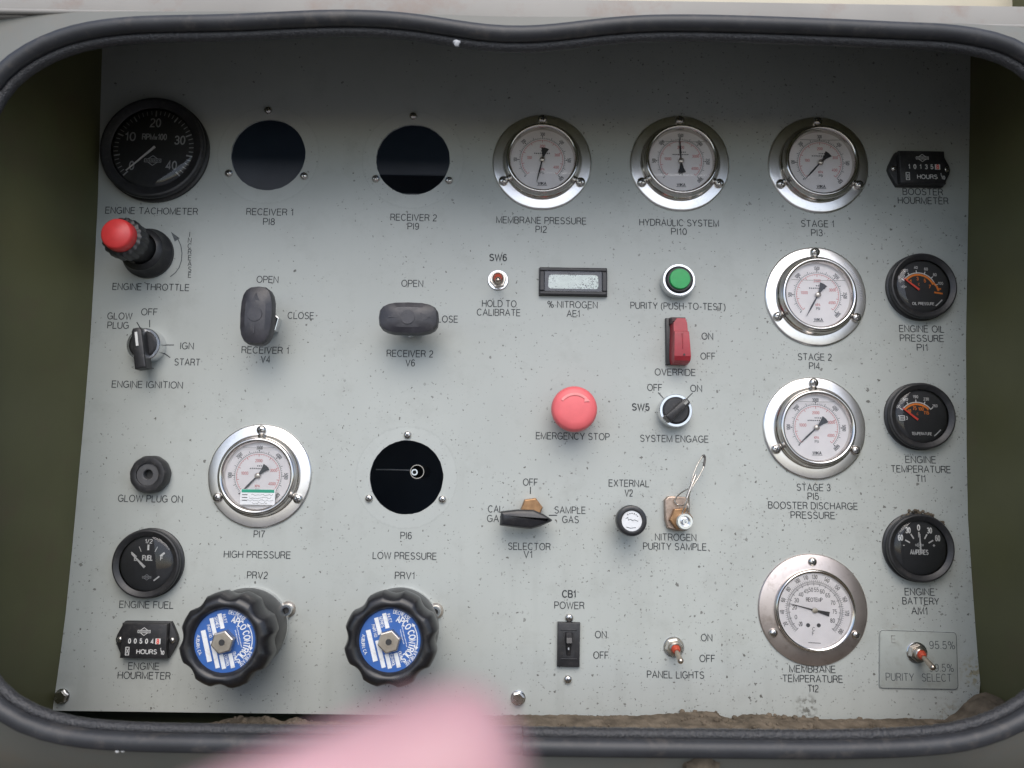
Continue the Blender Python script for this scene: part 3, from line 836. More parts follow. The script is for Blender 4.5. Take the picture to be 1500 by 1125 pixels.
# ------------------------------------------------------------------ stainless pressure gauges
def steel_gauge(px, py, rpx, needle, nums, rednums, label, brown=False, screws=(90, 209, 331), liquid=None, engraved=False, pair=('kPa', 'psi'), needle_col='needle'):
    x, y = unproj(px, py); Rr = rpx * mpp(px, py)
    g = root('pressure_gauge', x, y, label, 'pressure gauge', 'stainless flange pressure gauges')
    st = M['steel']
    w = lambda a, r, z: 1 + .0025 * math.sin(7 * a + rpx) + .0015 * math.sin(17 * a)
    MB().lathe([(.70 * Rr, 0), (Rr, 0), (Rr, .0012), (.985 * Rr, .0019), (.97 * Rr, .0021), (.70 * Rr, .0021)], 96, wave=w).build('flange', st, g)
    if engraved:
        b = MB()
        for i in range(26):
            a, r_ = R(48 - i * 2.1), Rr * .89
            b.stroke([(r_ * math.cos(a) * random.uniform(.97, .985), r_ * math.sin(a) * random.uniform(.97, .985)), (r_ * 1.03 * math.cos(a + .01), r_ * 1.03 * math.sin(a + .01))], Rr * .007, .00225)
        b.build('engraving', M['bezel'], g, smooth=0)
    MB().lathe([(.80 * Rr, .0020), (.80 * Rr, .0034), (.775 * Rr, .0050), (.745 * Rr, .0062), (.735 * Rr, .0090), (.725 * Rr, .0102), (.70 * Rr, .0109), (.675 * Rr, .0108), (.655 * Rr, .0100), (.640 * Rr, .0085), (.632 * Rr, .0050)], 96).build('bezel', M['bezel'], g, smooth=50)
    d = MB().disc(.64 * Rr, .0052, seg=72).build('dial', M['wdial'], g, smooth=0)
    q = .63 * Rr
    b = MB(); z = .00535
    ro = .71 * q if rednums else .74 * q
    b.ticks((0, 0), ro, ro + .045 * q, 225, -45, 60, .008 * q, z)
    b.ticks((0, 0), ro, ro + .085 * q, 225, -45, 12, .014 * q, z)
    b.stroke([(ro * math.cos(R(a)), ro * math.sin(R(a))) for a in range(225, -46, -5)], .010 * q, z)
    for i, s in enumerate(nums):
        a = 225 - 45 * i
        if i and s: b.arctext(s, .86 * q, a, .105 * q, z, .13, sx=.62)
        bx, by = .775 * q * math.cos(R(a)), .775 * q * math.sin(R(a))
        b.disc(.019 * q, z + .00008, (bx, by), 10)
    b.text('WIKA', 0, -.78 * q, .085 * q, .26 * q, z, .24)
    b.stroke([(-.16 * q, -.845 * q), (.16 * q, -.845 * q)], .014 * q, z)
    b.text(pair[1].upper(), -.0 * q, -.43 * q, .075 * q, .11 * q, z, .14)
    for i in range(9): b.stroke([((-.26 + i * .058) * q, (.22 + random.uniform(-.006, .006)) * q), ((-.225 + i * .058) * q, .22 * q)], .035 * q, z)
    for i in range(4): b.stroke([((-.04 + i * .055) * q, .30 * q), ((-.01 + i * .055) * q, .30 * q)], .035 * q, z)
    b.build('scale_print', M['dialink'], d, smooth=0)
    if rednums:
        b = MB(); ri = .66 * q
        b.stroke([(ri * math.cos(R(a)), ri * math.sin(R(a))) for a in range(225, -46, -5)], .012 * q, z)
        b.ticks((0, 0), ri - .04 * q, ri, 225, -45, 40, .008 * q, z)
        b.ticks((0, 0), ri - .075 * q, ri, 225, -45, 8, .016 * q, z)
        for (s, a, r_) in rednums: b.text(s, r_ * q * math.cos(R(a)), r_ * q * math.sin(R(a)), .085 * q, None if len(s) < 4 else .085 * q * len(s) * .62, z, .14)
        b.text('KPA', .0, -.31 * q, .075 * q, .14 * q, z, .14)
        b.build('red_scale_print', M['dialred'], d, smooth=0)
    if liquid is not None:
        hw = math.sqrt(max(.01, 1 - liquid ** 2)) * .94 * q
        b = MB().stroke([(-hw, liquid * q), (-hw * .4, liquid * q - .012 * q), (hw * .4, liquid * q - .012 * q), (hw, liquid * q)], .014 * q, .0078)
        b.build('liquid_line', M['ghost'], g, smooth=0)
    nb = MB()
    L_ = .78 * q
    nb.prism([(-.10 * q, -.018 * q), (L_ * .55, -.026 * q), (L_, -.004 * q), (L_, .004 * q), (L_ * .55, .026 * q), (-.10 * q, .018 * q)], .0062, .0066)
    nb.prism([(-.08 * q, -.03 * q), (-.08 * q, .03 * q), (-.24 * q, .065 * q), (-.38 * q, .125 * q), (-.40 * q, 0), (-.38 * q, -.125 * q), (-.24 * q, -.065 * q)], .00625, .00668)
    nd = nb.build('needle', M[needle_col], g, rot=(0, 0, R(needle)), smooth=0)
    MB().lathe([(.085 * q, .0063), (.085 * q, .0073), (.06 * q, .0078), (0, .0078)], 20).build('hub', M['nickel'], nd, smooth=40)
    MB().disc(.642 * Rr, .0088, seg=72).build('cover_glass', M['glass'], g, smooth=0)
    for i, a in enumerate(screws):
        screw_part(g, .885 * Rr * math.cos(R(a)), .885 * Rr * math.sin(R(a)), .0021, 7.0 * mpp(px, py), .4 + i * .8)
    return g, Rr, q
six = lambda k: ['0'] + [str(k * i) for i in range(1, 7)]
RED = lambda a, c, e, f: [(a, 170, .42), (c, 90, .46), (e, 20, .50), (f, -28, .50)]
steel_gauge(794, 238, 72.3, 257, six(100), RED('100', '200', '300', '400'), 'steel gauge labelled membrane pressure with its needle pointing almost straight down')
steel_gauge(995.4, 239.8, 72.6, 93, six(500), RED('1000', '2000', '3000', '4000'), 'steel gauge labelled hydraulic system with its needle pointing straight up', liquid=.62)
steel_gauge(1198, 242, 73.2, 228, six(100), RED('100', '200', '300', '400'), 'steel gauge labelled stage 1, topmost of the right hand column', liquid=.72)
steel_gauge(1194, 434.5, 73.9, 241, six(500), RED('1000', '2000', '3000', '4000'), 'steel gauge labelled stage 2 with worn engraving on its flange', liquid=.46, engraved=True)
steel_gauge(1192, 627, 74.8, 223, six(1000), RED('1000', '2000', '3000', '4000'), 'steel gauge labelled stage 3 with dirt on its flange top', liquid=.80)
g7, R7, q7 = steel_gauge(381, 697, 75.5, 227, six(1000), RED('1000', '2000', '3000', '4000'), 'steel gauge labelled PI7 with a green and white sticker on its glass', liquid=.86)
x, y = unproj(377.5, 728, .009)
b = MB()
k = mpp(377, 728, .009)
b.box(0, 0, 51 * k, 22.5 * k, 0, .00012)
b.box(0, 8.6 * k, 48 * k, 4.6 * k, .00013, .0002, mi=1)
for yy in (3, -1, -5): b.stroke([(-23 * k, yy * k), (-15 * k, yy * k)], 1.2 * k, .00016, 2)
for (x0, x1, yy) in ((-10, 22, 3), (-12, 20, -1.2), (-20, 23, -5), (-8, 14, -9)):
    n_ = 14
    b.stroke([((x0 + (x1 - x0) * i / n_) * k, (yy + random.uniform(-1.3, 1.3)) * k) for i in range(n_ + 1)], .45 * k, .00016, 2)
s = root('calibration_sticker', x, y, 'small white sticker with a green band stuck on the PI7 gauge glass', 'sticker', h=.0090)
b.build('paper', [M['label_white'], M['teal'], M['dialink']], s, smooth=0)

# ---- membrane temperature gauge
def temp_gauge():
    px, py = 1190, 892.5
    x, y = unproj(px, py); Rr = 80 * mpp(px, py)
    g = root('temperature_gauge', x, y, 'brownish steel dial thermometer labelled membrane temperature', 'thermometer')
    MB().lathe([(.68 * Rr, 0), (Rr, 0), (Rr, .0010), (.985 * Rr, .0017), (.96 * Rr, .0020), (.76 * Rr, .0036), (.70 * Rr, .0038)], 96).build('flange', M['steel_brown'], g, smooth=25)
    MB().lathe([(.735 * Rr, .0034), (.735 * Rr, .0062), (.725 * Rr, .0074), (.705 * Rr, .0078), (.69 * Rr, .0070), (.672 * Rr, .0068), (.668 * Rr, .0040)], 96).build('bezel', M['bezel'], g, smooth=50)
    d = MB().disc(.675 * Rr, .0044, seg=72).build('dial', M['wdial'], g, smooth=0)
    q = .665 * Rr; z = .00455; b = MB()
    b.ticks((0, 0), .70 * q, .75 * q, 226, -46, 100, .007 * q, z)
    b.ticks((0, 0), .66 * q, .75 * q, 226, -46, 20, .013 * q, z)
    b.ticks((0, 0), .76 * q, .81 * q, 226, -46, 70, .007 * q, z)
    for r_ in (.70, .76): b.stroke([(r_ * q * math.cos(R(a)), r_ * q * math.sin(R(a))) for a in range(226, -47, -4)], .009 * q, z)
    for s, a in (('20', 205), ('40', 184), ('60', 163), ('80', 142), ('100', 120), ('110', 104), ('130', 88), ('140', 66), ('150', 44), ('160', 20), ('170', -4), ('180', -38)):
        b.arctext(s, .89 * q, a, .105 * q, z, .13, sx=.7)
    for s, a in (('-20', 222), ('0', 200), ('20', 173), ('30', 152), ('40', 131), ('45', 113), ('50', 99), ('55', 83), ('60', 66), ('65', 47), ('70', 22), ('75', -3), ('80', -29)):
        b.text(s, .55 * q * math.cos(R(a)), .55 * q * math.sin(R(a)), .105 * q, (.115 if len(s) > 1 else .055) * q, z, .13)
    b.text('REOTEMP', 0, .28 * q, .10 * q, .44 * q, z, .15)
    b.disc(.055 * q, z + .0001, (-.19 * q, -.40 * q), 16); b.disc(.055 * q, z + .0001, (.10 * q, -.40 * q), 16)
    b.text('C', -.04 * q, -.50 * q, .09 * q, None, z, .14); b.text('F', -.06 * q, -.62 * q, .09 * q, None, z, .14)
    b.stroke([(-.2 * q, -.86 * q), (.14 * q, -.87 * q)], .014 * q, z)
    b.build('scale_print', M['dialink'], d, smooth=0)
    nb = MB().prism([(0, -.022 * q), (.70 * q, -.005 * q), (.70 * q, .005 * q), (0, .022 * q)], .0052, .0056)
    nb.prism([(-.08 * q, -.03 * q), (-.08 * q, .03 * q), (-.40 * q, .062 * q), (-.40 * q, -.062 * q)], .00525, .00565)
    nd = nb.build('needle', M['needle'], g, rot=(0, 0, R(166)), smooth=0)
    MB().lathe([(.075 * q, .0053), (.075 * q, .006), (0, .0062)], 20).build('hub', M['nickel'], nd)
    MB().disc(.67 * Rr, .0066, seg=72).build('cover_glass', M['glass'], g, smooth=0)
    for i, a in enumerate((90, 209, 330)):
        screw_part(g, .86 * Rr * math.cos(R(a)), .86 * Rr * math.sin(R(a)), .0024, 6.3 * mpp(px, py), .7 + i)
temp_gauge()

# ------------------------------------------------------------------ black instrument dials
def black_dial(name, px, py, rpx, hh, label, cat, group=None, dial_r=.80):
    """px, py: centre of the front ring"""
    x, y = unproj(px, py, hh); Rr = rpx * mpp(px, py, hh)
    g = root(name, x, y, label, cat, group)
    MB().lathe([(.90 * Rr, 0), (1.02 * Rr, 0), (1.02 * Rr, hh * .25), (.97 * Rr, hh * .33), (.955 * Rr, hh * .5), (1.0 * Rr, hh * .62), (1.0 * Rr, hh * .86), (.975 * Rr, hh * .97), (.94 * Rr, hh), (dial_r * Rr * 1.03, hh * .86), (dial_r * Rr, hh * .80), (dial_r * Rr, hh * .5)], 72).build('bezel', M['black'], g, smooth=28)
    d = MB().disc(dial_r * Rr * 1.005, hh * .60, seg=64).build('dial', M['bdial'], g, smooth=0)
    qd = dial_r * Rr
    MB().lathe([(qd * 1.005 * math.sin(t), hh * .80 + qd * .11 * (math.cos(t * 1.0) ** 1)) for t in [math.pi / 2 * i / 10 for i in range(10, -1, -1)]], 64).build('cover_glass', M['glass'], g, smooth=80)
    return g, d, dial_r * Rr, hh * .60
g, d, q, z = black_dial('tachometer', 221.5, 214.5, 77, .0115, 'large black engine tachometer with white numerals from 0 to 40', 'tachometer', dial_r=.79)
zp = z + .00015
b = MB()
b.ticks((0, 0), .86 * q, .97 * q, 225, -45, 40, .018 * q, zp)
b.ticks((0, 0), .82 * q, .97 * q, 225, -45, 8, .034 * q, zp)
for s, a, r_ in (('0', 221, .66), ('10', 153, .66), ('20', 90, .66), ('30', 20, .66), ('40', -42, .62)):
    b.text(s, r_ * q * math.cos(R(a)), r_ * q * math.sin(R(a)), .20 * q, (.24 if len(s) > 1 else .1) * q, zp, .16)
b.text('RPMx100', 0, .30 * q, .14 * q, .58 * q, zp, .17)
b.build('scale_print', M['dimwhite'], d, smooth=0)
b = MB(); maker_mark(b, 0, -.30 * q, .20 * q, zp); b.build('badge_print', M['dimwhite'], d, smooth=0)
nd = MB().prism([(-.06 * q, -.030 * q), (.84 * q, -.012 * q), (.84 * q, .012 * q), (-.06 * q, .030 * q)], z + .0009, z + .0014).build('needle', M['white'], g, rot=(0, 0, R(223)), smooth=0)

SM = 'small black instrument dials'
g, d, q, z = black_dial('fuel_gauge', 212.5, 826, 50, .0095, 'black engine fuel gauge with its white needle below E', 'fuel gauge', SM)
zp = z + .00015; b = MB()
for a, w in ((140, .05), (115, .02), (90, .07), (65, .02), (40, .07)): b.ticks((0, -.12 * q), .60 * q, .80 * q, a, a, 1, w * q, zp)
b.text('1/2', 0, .80 * q, .14 * q, .26 * q, zp, .14); b.text('E', -.44 * q, .18 * q, .15 * q, None, zp, .2); b.text('F', .52 * q, .20 * q, .15 * q, None, zp, .2)
b.text('FUEL', 0, .20 * q, .17 * q, .36 * q, zp, .22)
b.stroke([(.28 * q, -.62 * q), (.48 * q, -.46 * q)], .05 * q, zp)
b.build('scale_print', M['white'], d, smooth=0)
b = MB(); maker_mark(b, .02 * q, -.50 * q, .16 * q, zp); b.build('badge_print', M['dimwhite'], d, smooth=0)
MB().prism([(0, -.045 * q), (.72 * q, -.015 * q), (.72 * q, .015 * q), (0, .045 * q)], z + .0008, z + .0013).build('needle', M['white'], g, loc=(-.06 * q, -.14 * q, 0), rot=(0, 0, R(137)), smooth=0)

def engine_dial(name, px, py, label, cat, nums, inner, word, oil):
    g, d, q, z = black_dial(name, px, py, 49, .0095, label, cat, SM)
    zp = z + .00015
    c = (-.14 * q, -.14 * q)
    P = lambda r, a: (c[0] + r * q * math.cos(R(a)), c[1] + r * q * math.sin(R(a)))
    b = MB()
    a1 = 18 if oil else 38
    b.stroke([P(.66, a) for a in range(146, a1 - 1, -4)], .035 * q, zp)
    for i, s in enumerate(nums):
        a = 146 + (a1 - 146) * i / (len(nums) - 1)
        b.stroke([P(.64, a), P(.76, a)], .035 * q, zp)
        b.text(s, *P(.87, a), .10 * q, .062 * q * len(s), zp, .15)
    b.text(word, .0, -.66 * q, .10 * q, .085 * q * len(word) * .8, zp, .18)
    b.stroke([(.46 * q, -.74 * q), (.56 * q, -.66 * q), (.72 * q, -.50 * q)], .04 * q, zp)
    if oil: maker_mark(b, -.70 * q, -.02 * q, .10 * q, zp)
    else:
        b.stroke([(-.86 * q, .0), (-.62 * q, .0), (-.62 * q, -.16 * q), (-.8 * q, -.16 * q), (-.8 * q, 0)], .03 * q, zp)
        b.stroke([(-.8 * q, -.08 * q), (-.62 * q, -.08 * q)], .03 * q, zp); b.text('3', -.54 * q, -.08 * q, .12 * q, None, zp, .16)
    b.build('scale_print', M['white'], d, smooth=0)
    b = MB()
    b.stroke([P(.59, a) for a in range(142, a1 + 1, -4)], .075 * q, zp)
    for i, s in enumerate(inner):
        a = 132 + (a1 - 132) * i / (len(inner) - 1)
        b.text(s, *P(.44, a), .12 * q, .062 * q * len(s), zp, .18)
    if oil:
        b.stroke([P(.62, 30), P(.70, 12), P(.74, -2)], .07 * q, zp)
        b.stroke([P(.58, -8), P(.90, -8)], .06 * q, zp); b.stroke([P(.70, 4), P(.84, 4)], .06 * q, zp)
    b.text('C', c[0] + .02 * q, c[1] + .22 * q, .08 * q, None, zp, .14)
    b.build('orange_scale_print', M['orange'], d, smooth=0)
    MB().prism([(0, -.04 * q), (.70 * q, -.018 * q), (.70 * q, .018 * q), (0, .04 * q)], z + .0008, z + .0013).build('needle', M['orangered'], g, loc=(c[0], c[1], 0), rot=(0, 0, R(142)), smooth=0)
engine_dial('oil_pressure_gauge', 1354.5, 418, 'black engine oil pressure gauge with orange scale and red needle', 'oil pressure gauge', ['0', '20', '40', '60', '80', '100'], ['1', '3', '5', '7'], 'OIL PRESSURE', True)
engine_dial('coolant_gauge', 1352.5, 609, 'black engine temperature gauge with orange scale and red needle', 'temperature gauge', ['100', '140', '190', '230', '260'], ['40', '75', '100', '115'], 'TEMPERATURE', False)
g, d, q, z = black_dial('ammeter', 1350.5, 803, 49.5, .0095, 'black engine battery ammeter with a white upright needle at zero', 'ammeter', SM)
zp = z + .00015; b = MB()
for s, a, w in (('60', 150, .16), ('30', 120, .16), ('0', 90, .08), ('30', 60, .16), ('60', 30, .16)):
    ax, ay = 0, -.02 * q
    b.ticks((ax, ay), .40 * q, .60 * q, a, a, 1, .05 * q, zp)
    b.text(s, ax + .80 * q * math.cos(R(a)), ay + .76 * q * math.sin(R(a)), .19 * q, w * q, zp, .2)
b.text('AMPERES', -.02 * q, -.16 * q, .16 * q, .66 * q, zp, .2); b.text('-', -.58 * q, .10 * q, .2 * q, None, zp, .16); b.text('+', .54 * q, .10 * q, .18 * q, None, zp, .2)
maker_mark(b, 0, .10 * q, .15 * q, zp)
b.build('scale_print', M['white'], d, smooth=0)
MB().prism([(0, -.03 * q), (.74 * q, -.015 * q), (.74 * q, .015 * q), (0, .03 * q)], z + .0008, z + .0013).build('needle', M['white'], g, loc=(.02 * q, -.22 * q, 0), rot=(0, 0, R(91)), smooth=0)
# crust of dirt on its rim
b = MB()
for _ in range(70):
    a = R(random.gauss(78, 22)); rr = q / .8 * random.uniform(.98, 1.10)
    r = random.choice([.0006, .0009, .0014])
    b.lathe([(r * math.sin(math.pi * t / 5), -r * math.cos(math.pi * t / 5)) for t in range(6)], 7, 0, (rr * math.cos(a), rr * math.sin(a), random.uniform(.0, .005)))
b.build('dirt_crust', M['dirt'], g, smooth=0)

# ------------------------------------------------------------------ hour meters
def hour_meter(px, py, digits, label):
    h = .009
    x, y = unproj(px, py, h); k = mpp(px, py, h)
    g = root('hour_meter', x, y, label, 'hour meter', 'black hour meters')
    o = [(-46, 0), (-44, 7), (-37.5, 20), (-34, 26), (34, 26), (37.5, 20), (44, 7), (46, 0), (44, -7), (37.5, -20), (34, -26), (-34, -26), (-37.5, -20), (-44, -7)]
    MB().prism([(a * k, c * k) for a, c in o], 0, .004, .0006).build('flange', M['black'], g)
    body = MB().box(0, 0, 67 * k, 50 * k, .004, h, .0010).build('housing', M['black'], g)
    b = MB(); z = h + .0002
    maker_mark(b, 0, 13.5 * k, 9 * k, z)
    b.text('HOURS', 6 * k, -15 * k, 6 * k, 29 * k, z, .17)
    b.text('1', 26 * k, -11.5 * k, 4 * k, None, z, .2); b.text('10', 29 * k, -16 * k, 5 * k, 5 * k, z, .2)
    b.stroke([(-25 * k, -9 * k), (-20 * k, -9 * k), (-20 * k, -20 * k), (-25 * k, -20 * k), (-25 * k, -9 * k)], .9 * k, z)
    b.stroke([(-24 * k, -11 * k), (-21 * k, -18 * k)], .7 * k, z); b.stroke([(-21 * k, -11 * k), (-24 * k, -18 * k)], .7 * k, z)
    b.build('print', M['white'], body, smooth=0)
    w = MB().box(.5 * k, 0, 50 * k, 8.5 * k, h + .00005, h + .0003).build('counter_window', M['bdial'], body, smooth=0)
    b = MB()
    for i, ch in enumerate(digits[:-1]): b.text(ch, (-20 + i * 8.3) * k, 0, 6.2 * k, None, h + .00042, .2)
    b.box(21.5 * k, 0, 7.5 * k, 8 * k, h + .0003, h + .00045)
    b.text(digits[-1], 21.5 * k, 0, 6.2 * k, None, h + .0006, .22, mi=1)
    b.build('digits', [M['white'], M['orangered']], body, smooth=0)
    for sx in (-1, 1): screw_part(g, sx * 38.5 * k, 0, .004, 4.3 * k, .3 + sx)
hour_meter(1351.5, 244.5, '101358', 'black booster hour meter with white counter digits, near the right wall')
hour_meter(210.2, 939, '005048', 'black engine hour meter below the fuel gauge')

# ------------------------------------------------------------------ throttle
x, y = unproj(218, 372); k = mpp(218, 372)
g = root('throttle_knob', x, y, 'black throttle knob with a red push button in its end', 'throttle')
MB().lathe([(37 * k, 0), (37 * k, .003), (33 * k, .006), (31 * k, .010), (31 * k, .014), (28 * k, .016), (24 * k, .017)], 48).build('lock_nut', M['black'], g)
kn = lambda a, r, z: 1 + .035 * math.cos(18 * a)
MB().lathe([(21 * k, .012), (21 * k, .030), (23 * k, .033), (26 * k, .035)], 40).build('shaft', M['black'], g)
MB().lathe([(20 * k, .032), (27 * k, .034), (28 * k, .037), (28 * k, .044), (26.5 * k, .0465), (22 * k, .0475), (0, .0475)], 108, wave=kn).build('knurled_ring', M['black'], g, smooth=20)
MB().lathe([(22 * k, .0465), (22 * k, .0515), (21 * k, .0545), (18.5 * k, .056), (0, .0564)], 40).build('push_button', M['red'], g, smooth=50)

# ------------------------------------------------------------------ ignition switch and other selectors
def selector(name, px, py, rpx, bar_deg, label, mark, bar_len, bar_w, h=.012, off=0.0, cat='rotary switch'):
    x, y = unproj(px, py, h); k = mpp(px, py, h)
    g = root(name, x, y, label, cat)
    MB().lathe([(rpx * 1.0 * k, 0), (rpx * 1.0 * k, h * .7), (rpx * .985 * k, h * .95), (rpx * .95 * k, h), (rpx * .82 * k, h * 1.0), (rpx * .80 * k, h * .6)], 56).build('chrome_ring', M['chrome'], g, smooth=35)
    MB().lathe([(rpx * .82 * k, h * .7), (rpx * .80 * k, h * .98), (rpx * .7 * k, h * 1.06), (0, h * 1.08)], 48).build('knob_disc', M['black'], g)
    hb = MB()
    L_, w = bar_len * k, bar_w * k
    hb.prism([(-L_ * .5, -w * .5), (L_ * .42, -w * .46), (L_ * .5, -w * .3), (L_ * .5, w * .3), (L_ * .42, w * .46), (-L_ * .5, w * .5)], h * .9, h * 1.08 + .009, .0016)
    hd = hb.build('grip', M['black'], g, loc=(off * k * math.cos(R(bar_deg)), off * k * math.sin(R(bar_deg)), 0), rot=(0, 0, R(bar_deg)), smooth=25)
    z = h * 1.08 + .0092
    if mark == 'white': MB().box(L_ * .22, w * .02, L_ * .34, w * .22, z - .0005, z).build('pointer_mark', M['white'], hd, smooth=0)
    elif mark: MB().box(L_ * .36, 0, L_ * .16, w * .30, z - .0005, z).build('pointer_mark', M['ghost'], hd, smooth=0)
    return g
selector('ignition_switch', 209.5, 504.5, 25, 100, 'chrome ringed engine ignition switch turned towards glow plug', 'white', 60, 17, off=-8)
selector('selector_switch', 990.3, 601.3, 24.6, 43, 'chrome ringed system engage selector switch turned to on', 'brass', 41, 12)

# glow plug indicator
x, y = unproj(216, 695, .010); k = mpp(216, 695, .010)
g = root('indicator_lamp', x, y, 'round black glow plug indicator with a dark hole in its grey centre', 'indicator')
MB().lathe([(27 * k, 0), (28 * k, .002), (27.5 * k, .008), (25 * k, .0105), (20 * k, .0110), (16.5 * k, .0105), (16 * k, .006)], 48, wave=lambda a, r, z: 1 + .012 * math.sin(11 * a)).build('bezel', M['black'], g)
MB().lathe([(16.2 * k, .0094), (8 * k, .0094), (7 * k, .0090), (7 * k, .004), (0, .004)], 40, 0).build('face', M['grey_pl'], g)
MB().disc(6.9 * k, .0042).build('dark_socket', M['slot'], g, smooth=0)

# ------------------------------------------------------------------ needle valve handles
def oval(a, c, p=2.6, n=40):
    o = []
    for i in range(n):
        t = 2 * math.pi * i / n
        o.append((a * abs(math.cos(t)) ** (2 / p) * (1 if math.cos(t) > 0 else -1), c * abs(math.sin(t)) ** (2 / p) * (1 if math.sin(t) > 0 else -1)))
    return o
def valve(px, py, deg, label, nx, ny):
    h = .036
    x, y = unproj(px, py, h); k = mpp(px, py, h)
    g = root('valve_handle', x, y, label, 'valve', 'black oval valve handles')
    MB().prism(hexo(19 * k * 1.05, .3), 0, .009, .0008).build('panel_nut', M['chrome'], g, smooth=20)
    MB().lathe([(10 * k, .008), (10 * k, .025)], 24).build('stem', M['nickel'], g)
    b = MB()
    a, c = 44 * k, 24 * k
    rings = [(.90, .0235), (1.0, .0262), (1.0, .0325), (.95, .0355), (.70, .0378), (0.32, .0385)]
    vs, fs = [], []
    o = oval(a, c, 3.1, 20)
    n = len(o)
    for s, z in rings: vs += [(p[0] * s, p[1] * s * (1 if s > .7 else .9), z) for p in o]
    for r_ in range(len(rings) - 1):
        for i in range(n): fs.append((r_ * n + i, r_ * n + (i + 1) % n, (r_ + 1) * n + (i + 1) % n, (r_ + 1) * n + i))
    fs.append(tuple(range((len(rings) - 1) * n, len(rings) * n))); fs.append(tuple(reversed(range(n))))
    b.add(vs, fs)
    hd = b.build('grip', M['handle'], g, rot=(0, 0, R(deg)), smooth=18)
    b = MB()
    b.prism([(18 * k, 0), (32 * k, 0), (18 * k, 7 * k)], .0365, .0383); b.prism([(18 * k, -7 * k), (32 * k, -.3 * k), (18 * k, -.4 * k)], .0364, .0382)
    b.stroke([(-28 * k, 0), (-12 * k, 0)], 1.6 * k, .0386); b.lathe([(11 * k, .0380), (10.5 * k, .0389), (0, .0390)], 28)
    b.build('moulded_mark', M['handle'], hd, smooth=20)
valve(374.5, 461, 90, 'black oval receiver 1 valve handle standing upright at open', 395, 463)
valve(597.7, 465, 0, 'black oval receiver 2 valve handle lying level towards close', 602, 470)

# selector valve
h = .020
x, y = unproj(771, 760, h); k = mpp(771, 760, h)
g = root('selector_valve', x, y, 'black pointed gas selector handle aimed at sample gas', 'selector valve')
MB().prism(hexo(17 * k, .15), 0, .011, .001).build('brass_nut', M['brass'], g, loc=(8 * k, 14 * k, 0), smooth=20)
MB().lathe([(9 * k, 0), (9 * k, .014)], 24).build('stem', M['brass'], g, loc=(6 * k, 4 * k, 0))
MB().prism([(-39, -11), (-37, 10), (-18, 13.5), (10, 14), (26, 6), (38.5, 0), (36, -4), (20, -11), (8, -14.5), (-18, -13)] and [(a * k, c * k) for a, c in [(-39, -10), (-37.5, 10), (-14, 13), (10, 13), (26, 6.5), (38, -1), (36, -3.5), (20, -10.5), (7, -14.5), (-16, -12.5)]], .012, h + .004, .0032).build('handle', M['phenolic'], g, smooth=25)

# ------------------------------------------------------------------ toggle switches
def toggle(px, py, tip_px, tip_py, tip_h, label, rot=.2, base_h=0.0):
    x, y = unproj(px, py, .004 + base_h); k = mpp(px, py)
    g = root('toggle_switch', x, y, label, 'toggle switch', 'red sleeved toggle switches', h=base_h)
    MB().lathe([(6 * k, 0), (15.2 * k, 0), (15.2 * k, .0008), (14.5 * k, .0012), (8 * k, .0012)], 40).build('washer', M['chrome'], g)
    MB().prism(hexo(12.6 * k, rot), .0012, .0038, .0005).build('hex_nut', M['nickel'], g, smooth=20)
    MB().lathe([(8.6 * k, .0038), (8.6 * k, .0044), (8.2 * k, .0047), (8.6 * k, .0050), (8.2 * k, .0053), (8.6 * k, .0056), (8.2 * k, .0074), (7 * k, .0080), (5.5 * k, .0074)], 28).build('bushing', M['nickel'], g, smooth=20)
    t = P3(tip_px, tip_py, tip_h + base_h)
    tip = Vector((t.x - x, t.y - y, tip_h))
    p0 = Vector((0, 0, .0065)); dv = (tip - p0)
    Ls = dv.length
    MB().tube([p0, p0 + dv * .16, p0 + dv * .24], [6.6 * k, 5.6 * k, 4.6 * k], 18).build('red_sleeve', M['sleeve'], g, smooth=50)
    b = MB().tube([p0 + dv * .1, p0 + dv * .5, p0 + dv * .9, tip], [3.3 * k, 3.6 * k, 4.2 * k, 4.5 * k], 14)
    b.sphere(tip, 4.5 * k)
    b.build('lever', M['lever'], g, smooth=50)
toggle(729.5, 408.8, 729.6, 410.5, .020, 'toggle switch under SW6 with red sleeve pointing straight out')
toggle(988.5, 949.5, 996.8, 967.8, .020, 'panel lights toggle switch with red sleeve, lever down')
# purity plate and its toggle
pw = [P3(1288, 922.5, .001), P3(1401.5, 926, .001), P3(1404.5, 1010.5, .001), P3(1287.5, 1008.5, .001)]
cx, cy = sum(p.x for p in pw) / 4, sum(p.y for p in pw) / 4
g = root('legend_plate', cx, cy, 'thin grey purity select plate behind the toggle at lower right', 'legend plate')
def rnd(poly, r, n=4):
    out = []
    for i in range(len(poly)):
        a, c, e = poly[i - 1], poly[i], poly[(i + 1) % len(poly)]
        p, q_ = c + (a - c).normalized() * r, c + (e - c).normalized() * r
        for t in range(n + 1):
            u = t / n
            out.append(p * (1 - u) ** 2 + c * 2 * u * (1 - u) + q_ * u ** 2)
    return out
M['plate'] = mat('grey_plate', (0.40, 0.425, 0.395), 0.45, var=0.05, scale=60, dirt=(0.20, 0.17, 0.13), dirt_amt=0.35, dirt_scale=140)
pl_ = [Vector((p.x - cx, p.y - cy)) for p in pw]
MB().prism([tuple(p) for p in rnd(pl_, .003)], 0, .0009, .0002).build('plate', M['plate'], g)
b = MB().stroke([tuple(p) for p in (lambda r_: r_ + [r_[0]])(rnd([p * .985 for p in pl_], .003))], .00045, .00095)
b.build('scribed_border', M['ink_soft'], g, smooth=0)
b = MB()
